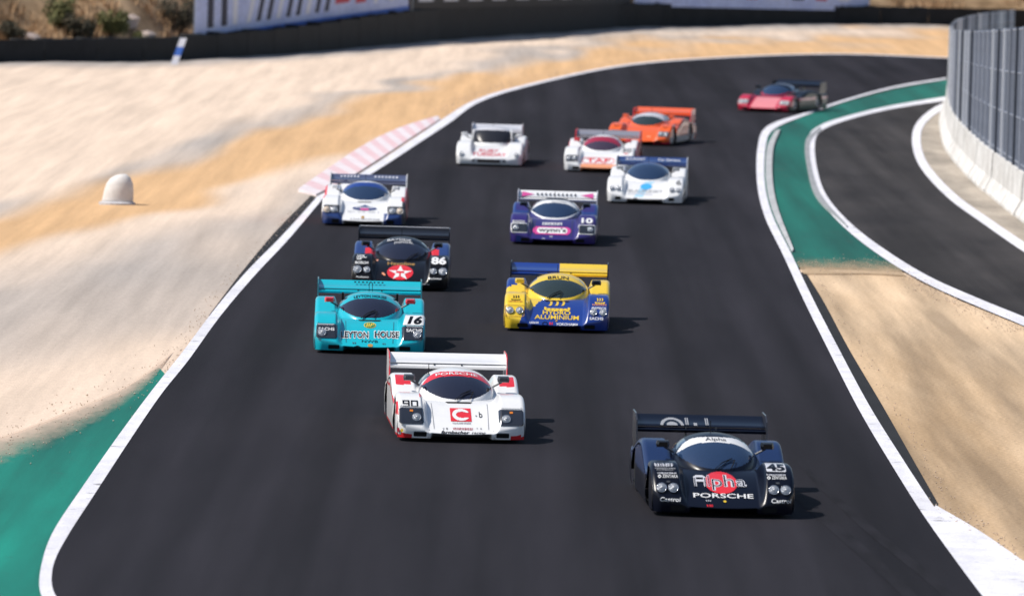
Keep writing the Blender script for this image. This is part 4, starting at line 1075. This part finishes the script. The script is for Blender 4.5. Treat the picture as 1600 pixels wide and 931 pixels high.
for x_ in (-.20, .09): c.shape_at(x_, 1.34, .045, .10, lambda u, v: np.abs(u) > .35, GREY, 'wing', 0, 'letter')
c.shape_at(-.08, 1.30, .05, .04, RECT, GREY, 'wing', 0, 'letter')
c.shape((735, 733, 755, 746), ELL, YELLOW); c.marks((628, 758, 668, 772), 3, RED); c.marks((625, 730, 660, 738), 3, SILV)

# ---- 16, turquoise
c = Car((576.6, 557), 1.5, 'turquoise race car number 16 with black lettering across the nose', Shell(), (620, 831, 495))
build_body(c.sh, const(0), [TEAL], c.root)
build_canopy(c.sh, c.root, GLASS, TEAL, TEAL, TEAL)
rear_wing(c, TEAL, .95, paint('plate_teal_dark', (.02, .16, .2)), 1.07); mirrors(c, RED, RED); wheels(c); wiper(c, -.16); antenna(c); antenna(c, .04, 2.3); cowl(c, .64)
covers(c); ducts(c)
for sx in (-1, 1):
    c.lamp(sx * .86, .38, .075)
    if sx > 0: seams(c, MATS['plate_teal_dark'])
    mb = MB(); mb.box(sx * .50 - .02, sx * .50 + .02, 2.3, 2.5, .62, .95); mb.build('roll_post', VOID, c.root)
    c.text('SACHS', ((162, 585, 305, 612), (948, 600, 1090, 628))[sx > 0], WHITE, bold=.022, lay=2)
    c.shape(((155, 550, 302, 570), (948, 573, 1095, 592))[sx > 0], RRECT(.05, .3), SILV); c.marks(((162, 555, 296, 565), (955, 578, 1088, 588))[sx > 0], 13, GREY, lay=1)
c.shape((928, 472, 1112, 564), RECT, WHITE, name='number_plate', slant=.25); c.text('16', (955, 480, 1090, 556), BLACK, bold=.05, shear=.25, lay=1, name='number_digit')
c.text('LEYTON', (360, 612, 615, 684), WHITE, bold=.075); c.text('HOUSE', (660, 612, 890, 684), WHITE, bold=.075)
c.text('LEYTON', (366, 619, 609, 677), BLACK, bold=.02, lay=1); c.text('HOUSE', (666, 619, 884, 677), BLACK, bold=.025, lay=1)
c.shape((568, 532, 676, 586), ELL, YELLOW); c.shape((574, 536, 670, 582), ELL, GREEN, lay=1); c.text('BP', (588, 544, 660, 575), YELLOW, bold=.015, shear=.2, lay=2)
c.text('NWB', (552, 698, 696, 720), BLACK, bold=.0); c.shape((606, 732, 652, 760), ELL, GOLD); c.marks((470, 716, 505, 730), 2, DGREY); c.marks((738, 724, 768, 738), 2, DGREY)
c.shape((482, 748, 545, 785), lambda u, v: (u * u + v * v < 1) & (v > .1 * np.sin(u * 6)), BLACK)
c.text_at('LEYTON HOUSE', 0, 1.10, .60, .05, NAVY, 'canopy', .02, arc=.3, lay=1)
for bx in ((118, 345, 150, 388), ): pass
c.shape_at(0, 1.40, .58, .028, lambda u, v: (np.floor((u + 1) * 8) % 2 == 0), NAVY, 'wing', 0, 'small_lettering')

# ---- yellow and blue
c = Car((868.4, 522.5), -0.9, 'yellow and blue race car with a yellow ship emblem on the nose', Shell(), (572, 809, 467))
def livb(x, y, z):
    st = .075; yq = np.floor(y / st) * st
    left = x < -.70 + .46 * yq / 1.1
    i = np.where(y < 1.3, np.where(left, 0, 1), 0)
    i = np.where((y >= 1.3) & (x < 0), np.where(yq > 2.02 + .35 * np.floor((x + 1) / .1) * .1 * 1.2, 1, 0), i)
    i = np.where((y >= 1.3) & (x > .5) & (y < 1.48) & (x < .8), 1, i)
    i = np.where((x < -.45) & (y < .3) & (z < .17) & (x > -.72), 1, i)
    return i
build_body(c.sh, livb, [YELLOW, BLUE], c.root)
build_canopy(c.sh, c.root, GLASSG, YELLOW, YELLOW, YELLOW)
rear_wing(c, YELLOW, .94, NAVY, 1.07, halves=(BLUE, YELLOW)); mirrors(c, YELLOW, NAVY); wheels(c); wiper(c, -.2); antenna(c); cowl(c, .625, .5)
ducts(c)
for sx in (-1, 1): c.lamp(sx * .705, .405, .072); c.lamp(sx * .89, .405, .072)
c.shape_at(-.80, .405, .38, .22, lambda u, v: RRECT(.15, .2)(u, v) & ~RRECT(.15, .2)(u * 1.06, v * 1.1), GOLD, name='lamp_cover_edge')
c.text('HYDRO', (448, 606, 696, 645), YELLOW, bold=.018); c.text('ALUMINIUM', (378, 649, 772, 688), YELLOW, bold=.012)
ship = lambda u, v: ((np.abs(v + .62) < .36) & (np.abs(u) < .93 - .12 * (v + .62) ** 2 + .0) & ~((np.abs(np.abs(u * 3.2) % 1 - .5) < .16) & (np.abs(v + .52) < .10))) | ((np.abs(u) > .80) & (np.abs(u) < .98) & (v > -.8) & (v < .05))
c.shape((456, 548, 694, 606), ship, YELLOW, name='emblem_hull')
for k in range(3): c.shape((496 + 56 * k, 506, 534 + 56 * k, 560), lambda u, v: ((u + .35) ** 2 + v * v < 1.3) & ~(((u + 1.1) ** 2 + v * v) < .85), YELLOW, name='emblem_sail')
c.text('YOKOHAMA', (572, 721, 770, 745), WHITE, bold=.012); c.marks((335, 708, 418, 726), 6, SILV); c.marks((512, 714, 548, 736), 2, RED); c.shape((562, 692, 584, 708), ELL, GOLD)
c.shape((448, 710, 500, 745), lambda u, v: (u * u + v * v < 1) & (u * u + v * v > .5), NAVY)
c.text('SACHS', (868, 668, 990, 694), WHITE, bold=.02); c.text('REPSOL', (880, 576, 1020, 598), SILV, bold=.03, shear=.3)
for bx in ((162, 470, 245, 512), (912, 495, 1000, 545)):
    x0, y0_, x1, y1 = bx; m_ = (DARKRED if x0 < 500 else YELLOW); m2 = (NAVY if x0 < 500 else YELLOW)
    c.shape((x0, (y0_ + y1) / 2, x1, y1), ship, m2, name='emblem_hull')
    for k in range(3): c.shape((x0 + 14 + 21 * k, y0_, x0 + 32 + 21 * k, (y0_ + y1) / 2 + 2), lambda u, v: ((u + .35) ** 2 + v * v < 1.3) & ~(((u + 1.1) ** 2 + v * v) < .85), m2, name='emblem_sail')
c.marks((140, 520, 268, 528), 12, DARKRED); c.marks((890, 548, 1018, 562), 10, PEACH)
c.text_at('BRUN', 0, 1.10, .40, .062, NAVY, 'canopy', .008, arc=.3, lay=1)

# ---- 86, black
c = Car((624, 457), 0.0, 'black race car number 86 with a red and white star emblem on the nose', Shell(), (730, 883, 580))
def liv86(x, y, z):
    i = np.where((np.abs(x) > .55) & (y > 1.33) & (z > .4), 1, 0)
    return np.where((np.abs(x) > .56) & (np.abs(x) < .78) & (y > 1.62) & (y < 2.1), 2, i)
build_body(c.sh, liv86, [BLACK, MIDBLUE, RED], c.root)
build_canopy(c.sh, c.root, GLASS, NAVY, BLACK, BLACK)
rear_wing(c, BLACK, .95, BLACK, 1.06); mirrors(c, BLACK, BLACK, x=.76); wheels(c); wiper(c, .1); antenna(c)
mb = MB(); mb.tube([(-.95, 4.66, 1.062), (.95, 4.66, 1.062)], .010, 5); mb.build('wing_lip', SILV, c.root)
for sx in (-1, 1): c.lamp(sx * .885, .42, .088 if sx < 0 else .088); c.lamp(sx * .69, .42, .072)
c.shape((572, 560, 884, 748), ELL, RED, name='emblem_disc')
def star(u, v):
    a = np.arctan2(u, v); r = np.hypot(u, v); k = math.pi / 5
    a = np.abs((a + k) % (2 * k) - k)
    return r * (np.cos(a) + np.sin(a) * (1 / math.tan(math.radians(18)) ) * .33) < .98 * 1.0 if False else r * np.cos(math.radians(36) - 0) * 0 + r * (math.sin(math.radians(126)) * np.sin(a) * 0 + 1) * (np.sin(a + math.radians(18)) / math.sin(math.radians(18))) < .97
c.shape((578, 562, 880, 760), star, WHITE, lay=1, name='emblem_star')
c.shape((680, 640, 776, 742), lambda u, v: ((v > .55)) | ((np.abs(u) < .26) & (v <= .55)), RED, lay=2, name='emblem_letter')
c.text('Havoline', (570, 520, 900, 562), GOLD, bold=.012)
c.text('86', (1098, 462, 1280, 560), WHITE, bold=.045, name='number_digit')
c.text('BOSCH', (186, 520, 342, 552), WHITE, bold=.025)
for k, t in enumerate(('LAKE', 'UNION', 'AIR')): c.text(t, ((205, 436, 296, 456), (198, 458, 320, 478), (196, 480, 262, 500))[k], WHITE, bold=.03, shear=.15)
c.text('Raybestos', (204, 702, 356, 728), WHITE, bold=.015, shear=.2); c.text('Raybestos', (1076, 722, 1228, 750), WHITE, bold=.015, shear=.2)
c.text_at('BAYSIDE', -.06, 1.115, .50, .05, WHITE, 'canopy', .0, arc=.4, lay=2); c.text_at('DISPOSAL', .04, 1.055, .40, .04, WHITE, 'canopy', .0, arc=.5, lay=2)
c.shape((510, 655, 552, 692), lambda u, v: np.abs(u + v) < .8, PEACH); c.shape((425, 465, 458, 510), ELL, PEACH)
c.marks((900, 796, 1090, 812), 9, WHITE)

# ---- 10, purple
c = Car((863, 386), -1.6, 'purple race car number 10 with a white-rimmed windscreen and white wing', Shell(), (594, 817, 476))
def liv10(x, y, z):
    i = np.where((np.abs(x) > .55) & (y > 1.33) & (z > .4), 1, 0)
    return np.where((np.abs(x) > .62) & (y > 1.95) & (y < 2.45) & (z > .5) & (np.abs(x) < .93), 0, i)
build_body(c.sh, liv10, [PURPLE, PODBLUE], c.root)
build_canopy(c.sh, c.root, GLASSB, WHITE, DGREY, WHITE, cowl_m=PURPLE)
rear_wing(c, WHITE, .93, paint('plate_pale', (.45, .45, .5)), 1.06); mirrors(c, NAVY, NAVY); wheels(c); antenna(c)
covers(c, z0=.30, z1=.50, x0=.60, x1=.97, line=WHITE); ducts(c); seams(c)
for sx in (-1, 1): c.lamp(sx * .87, .40, .066)
c.shape((368, 600, 790, 690), RRECT(.25, 1), PINK, lay=0, name='emblem_border'); c.shape((415, 612, 752, 678), RRECT(.2, 1), WHITE, lay=1, name='emblem_panel')
c.text("wynn's", (430, 614, 738, 676), NAVY, bold=.025, lay=2)
c.text('10', (905, 502, 1030, 566), WHITE, bold=.04, name='number_digit'); c.text('BOSCH', (142, 530, 272, 558), WHITE, bold=.02)
c.marks((470, 546, 695, 580), 10, WHITE); c.marks((560, 705, 595, 720), 2, SILV); c.marks((480, 730, 512, 742), 2, SILV); c.shape((190, 705, 245, 770), RRECT(.3, .3), PODBLUE)
c.shape_at(0, 1.335, 1.0, .06, lambda u, v: (np.floor((u + 1) * 10) % 2 == 0) & (np.abs(v) < .9), NAVY, 'wing', 1, 'small_lettering')
for sx in (-1, 1): c.shape_at(sx * .70, 1.335, .30, .13, (lambda s_: (lambda u, v: np.abs(v) < .5 - .5 * u * s_ * -1))(sx), PINK, 'wing', 0, 'wing_flash')
c.text_at('FREEDOM', .12, 1.082, .34, .035, GREY, 'canopy', .01, arc=.62) if False else c.shape_at(.10, 1.085, .36, .03, lambda u, v: np.floor((u + 1) * 7) % 2 == 0, GREY, 'canopy', 0, 'small_lettering')

# ---- white and blue, on the left edge
c = Car((566.5, 356.6), -0.3, 'white race car with blue roof band beside the left kerb, lamps partly taped beige', Shell(), (715, 798, 535))
def livw(x, y, z):
    i = np.zeros(x.shape, int)
    i = np.where((np.abs(x) > .50) & (y < .5) & (z < .33) & (z > .06), 1, i)
    i = np.where((x > .93) & (y < 1.3), 3, i); i = np.where((x > .90) & (y > .5) & (y < 1.25) & (z > .45), 2, i)
    i = np.where((x < -.95) & (y > .6), 2, i); i = np.where((x > .96) & (y > 1.3), 2, i)
    return i
build_body(c.sh, livw, [WHITE, MIDBLUE, RED, DGREY], c.root)
build_canopy(c.sh, c.root, GLASSB, BLUE, WHITE, WHITE, arc_top=(1.05, .15), arc_ban=(1.15, .20))
rear_wing(c, paint('wing_slate', (.07, .08, .15)), .93, WHITE, 1.06); mirrors(c, WHITE, WHITE); wheels(c); antenna(c); cowl(c, .635, .36)
covers(c, x0=.57, x1=.965, z0=.33, z1=.52, m_=DGREY); ducts(c, xs=(.66,), w_=.18, h_=.10)
for sx in (-1, 1): c.lamp(sx * .705, .40, .080); c.lamp(sx * .885, .395, .090, BEIGE)
c.shape((568, 500, 885, 580), lambda u, v: (np.abs(v + .25) < .72 * np.sqrt(np.maximum(0, 1 - u * u))) | ((np.abs(u + .0) < .34) & (v < .98 - 2.2 * np.abs(u) ** 1.3) & (v > -.5)), MIDBLUE, name='emblem_cloud')
c.shape((672, 548, 780, 576), RRECT(.2, .4), PINK, lay=1, name='emblem_panel'); c.marks((610, 530, 850, 550), 12, SILV, lay=1)
c.shape((460, 586, 915, 608), lambda u, v: (np.floor((u + 1) * 7) + np.floor((u + 1) * 28)) % 4 == 0, GREY, name='small_lettering'); c.marks((555, 690, 940, 708), 12, GREY); c.shape((690, 652, 732, 688), ELL, GOLD)
c.shape_at(.45, 1.375, .62, .05, lambda u, v: np.floor((u + 1) * 7) % 2 == 0, SILV, 'wing', 0, 'small_lettering'); c.shape_at(-.45, 1.375, .5, .05, lambda u, v: np.floor((u + 1) * 6) % 2 == 0, SILV, 'wing', 0, 'small_lettering')

# ---- white with light blue disc
c = Car((1006.7, 321.5), -3.5, 'white race car with a light blue disc and blue wing, lowest of the right-hand trio', Shell(fend=.68), (595, 771, 455))
build_body(c.sh, lambda x, y, z: np.where((np.abs(x + .05 - .30 * (y - .5)) < .11) & (y < 1.3) & (y > .1), 1, 0), [WHITE, paint('paint_pale_blue', (.42, .66, .82))], c.root)
build_canopy(c.sh, c.root, GLASSB, GLASSB, MIDBLUE, WHITE, arc_top=(1.09, .17))
rear_wing(c, MIDBLUE, .93, paint('plate_pale2', (.5, .52, .58)), 1.05); mirrors(c, GREY, GREY); wheels(c); antenna(c)
ducts(c, xs=(.70,), w_=.15, h_=.08, zz=.15); c.shape((458, 690, 512, 716), ELL, DGREY, name='tow_eye_recess')
for sx in (-1, 1):
    c.lamp(sx * .70, .40, .07); c.lamp(sx * .87, .40, .07)
c.shape((530, 508, 668, 585), ELL, SKYBLUE, name='emblem_disc')
c.text('BLAUPUNKT', (392, 588, 800, 622), GREY, bold=.012); c.marks((385, 628, 680, 650), 14, SILV); c.marks((610, 710, 835, 742), 10, GREY)
c.text('6', (960, 470, 1020, 532), DGREY, bold=.01, name='number_digit')
c.text_at('BLAUPUNKT', -.45, 1.36, .52, .07, SILV, 'wing', .02); c.text_at('Car Stereos', .45, 1.36, .60, .07, SILV, 'wing', .02)

# ---- white with red windscreen band and peach lip
c = Car((934, 272), -4.5, 'white race car with peach nose lip and red windscreen band, left of the orange car', Shell(), (495, 790, 335))
def livt(x, y, z):
    i = np.where((np.abs(x) < .52) & (z < .24) & (y < .3), 1, 0)
    return np.where((np.abs(x) > .975) & (y > .9) & (z > .2), 2, i)
build_body(c.sh, livt, [WHITE, PEACH, RED], c.root)
build_canopy(c.sh, c.root, paint('tinted_glass_plum', (.05, .03, .05), .08, 1), DARKRED, WHITE, WHITE, arc_top=(.98, .17))
rear_wing(c, paint('wing_dull', (.25, .24, .27)), .93, RED, 1.05); mirrors(c, RED, RED); wheels(c); antenna(c)
covers(c, x0=.60, x1=.95, z0=.31, z1=.50, m_=DGREY); ducts(c)
for sx in (-1, 1): c.lamp(sx * .69, .40, .07); c.lamp(sx * .86, .40, .07)
c.shape((330, 636, 645, 698), lambda u, v: RRECT(.25, 1)(u, v) & ~RRECT(.25, 1)(u * 1.05, v * 1.2), RED, name='emblem_border')
c.text('TAF', (372, 646, 600, 686), RED, bold=.02); c.text('30', (708, 545, 800, 586), DGREY, bold=.02, name='number_digit'); c.marks((735, 590, 775, 605), 3, RED); c.marks((262, 458, 380, 478), 9, GREY)

# ---- the boxier white car with red words on the nose
c = Car((763, 262), -3.0, 'boxy white race car with red words on its nose and a flat pale wing', Shell(fend=.68, wall0=.44, wall1=.60, boxy=.24, can_w=.64, can_y=1.12, nose=.22, under=.02, rake=.72, roof=1.09, pod=.80, slot=False, half=.96), (545, 767, 395))
PALE = paint('paint_pale_grey', (.60, .60, .64))
build_body(c.sh, lambda x, y, z: np.where((np.abs(x) > .62) & (np.abs(x) < .90) & (y > 1.3) & (y < 1.62), 1, 0), [WHITE, DGREY], c.root)
build_canopy(c.sh, c.root, paint('tinted_glass_dull', (.02, .022, .03), .3, 0), PALE, PALE, WHITE, arc_low=(.74, .03), arc_top=(1.13, .02), arc_ban=(1.19, .02))
rear_wing(c, PALE, .72, PALE, 1.07, plate_front=4.0); wheels(c); antenna(c)
mirrors(c, WHITE, WHITE, x=.80, y=1.45, z=.86)
for sx in (-1, 1):
    mb = MB(); pts = []
    for t in np.linspace(0, 1, 7):
        y_ = np.array([1.42 + .55 * t]); x_ = np.array([sx * (.585 - .06 * t)]); pts.append((x_[0], y_[0] - .02, float(c.sh.zc(x_, y_)[0]) + .012))
    mb.tube(pts, .028, 6); mb.build('windscreen_pillar', WHITE, c.root)
    c.shape_at(sx * .45, .155, .075, .07, ELL, VOID, lay=1, name='nose_duct'); c.lamp(sx * .80, .34, .075)
c.shape_at(0, .15, .66, .085, RRECT(.08, .3), paint('grille_brown', (.07, .05, .045), .7, 0), lay=1, name='nose_grille')
RUBYR = paint('lettering_faded_red', (.62, .05, .07))
c.text('RUBY', (424, 558, 650, 594), RUBYR, bold=.02); c.text('TUESDAY', (346, 602, 748, 646), RUBYR, bold=.02)
c.shape((540, 482, 590, 505), lambda u, v: np.abs(u) < (v + 1) / 2, DGREY, name='nose_vent')

# ---- orange
c = Car((996, 229), -12, 'orange race car with dark windscreen entering the straight, behind the white cars', Shell(fend=.66, roof=.97, pod=.80), (850, 560, 330))
build_body(c.sh, lambda x, y, z: np.where((y < .35) & (z < .13), 1, np.where((np.abs(x) > .985) & (z < .28), 2, 0)), [ORANGE, DARKRED, GREY], c.root)
build_canopy(c.sh, c.root, GLASSG, PALE, paint('roof_grey', (.40, .36, .35)), ORANGE, arc_top=(1.02, .15))
rear_wing(c, ORANGE, .92, RED, 1.02); mirrors(c, ORANGE, ORANGE); wheels(c); antenna(c)
covers(c, x0=.60, x1=.95, z0=.30, z1=.48, m_=DGREY); ducts(c)
for sx in (-1, 1):
    c.lamp(sx * .70, .39, .07); c.lamp(sx * .86, .39, .07)
    c.shape_at(sx * .78, .62, .20, .07, lambda u, v: np.abs(np.abs(u) * 1.2 - (v + 1) / 2) < .22, VOID, name='fender_mark')
    c.shape_at(sx * .30, .30, .14, .05, ELL, PEACH, name='emblem')

# ---- red and black, farthest
c = Car((1190, 177), -20, 'red and black race car farthest up the track, rounding the bend', Shell(fend=.60, roof=.98, pod=.74), (560, 600, 320))
def livr(x, y, z):
    i = np.where((y > .95), 1, 0); i = np.where((np.abs(x) < .46) & (y < .85) & (z > .16), 2, i)  # pale nose centre is light reflected off the red, painted in
    i = np.where((np.abs(x) > .93) & (z < .24), 1, i); return np.where((np.abs(x) > .97) & (y > 1.0) & (z > .42) & (z < .50), 2, i)
build_body(c.sh, livr, [paint('paint_crimson', (.50, .015, .05)), BLACK, paint('pink_sheen_and_stripe', (.72, .24, .26))], c.root)
build_canopy(c.sh, c.root, GLASSB, NAVY, paint('roof_slate', (.10, .12, .19)), DARKRED)
rear_wing(c, NAVY, .90, BLACK, 1.0); mirrors(c, BLACK, BLACK); wheels(c)
covers(c, x0=.60, x1=.95, z0=.30, z1=.46, m_=GREY); ducts(c)
for sx in (-1, 1): c.lamp(sx * .74, .37, .07)
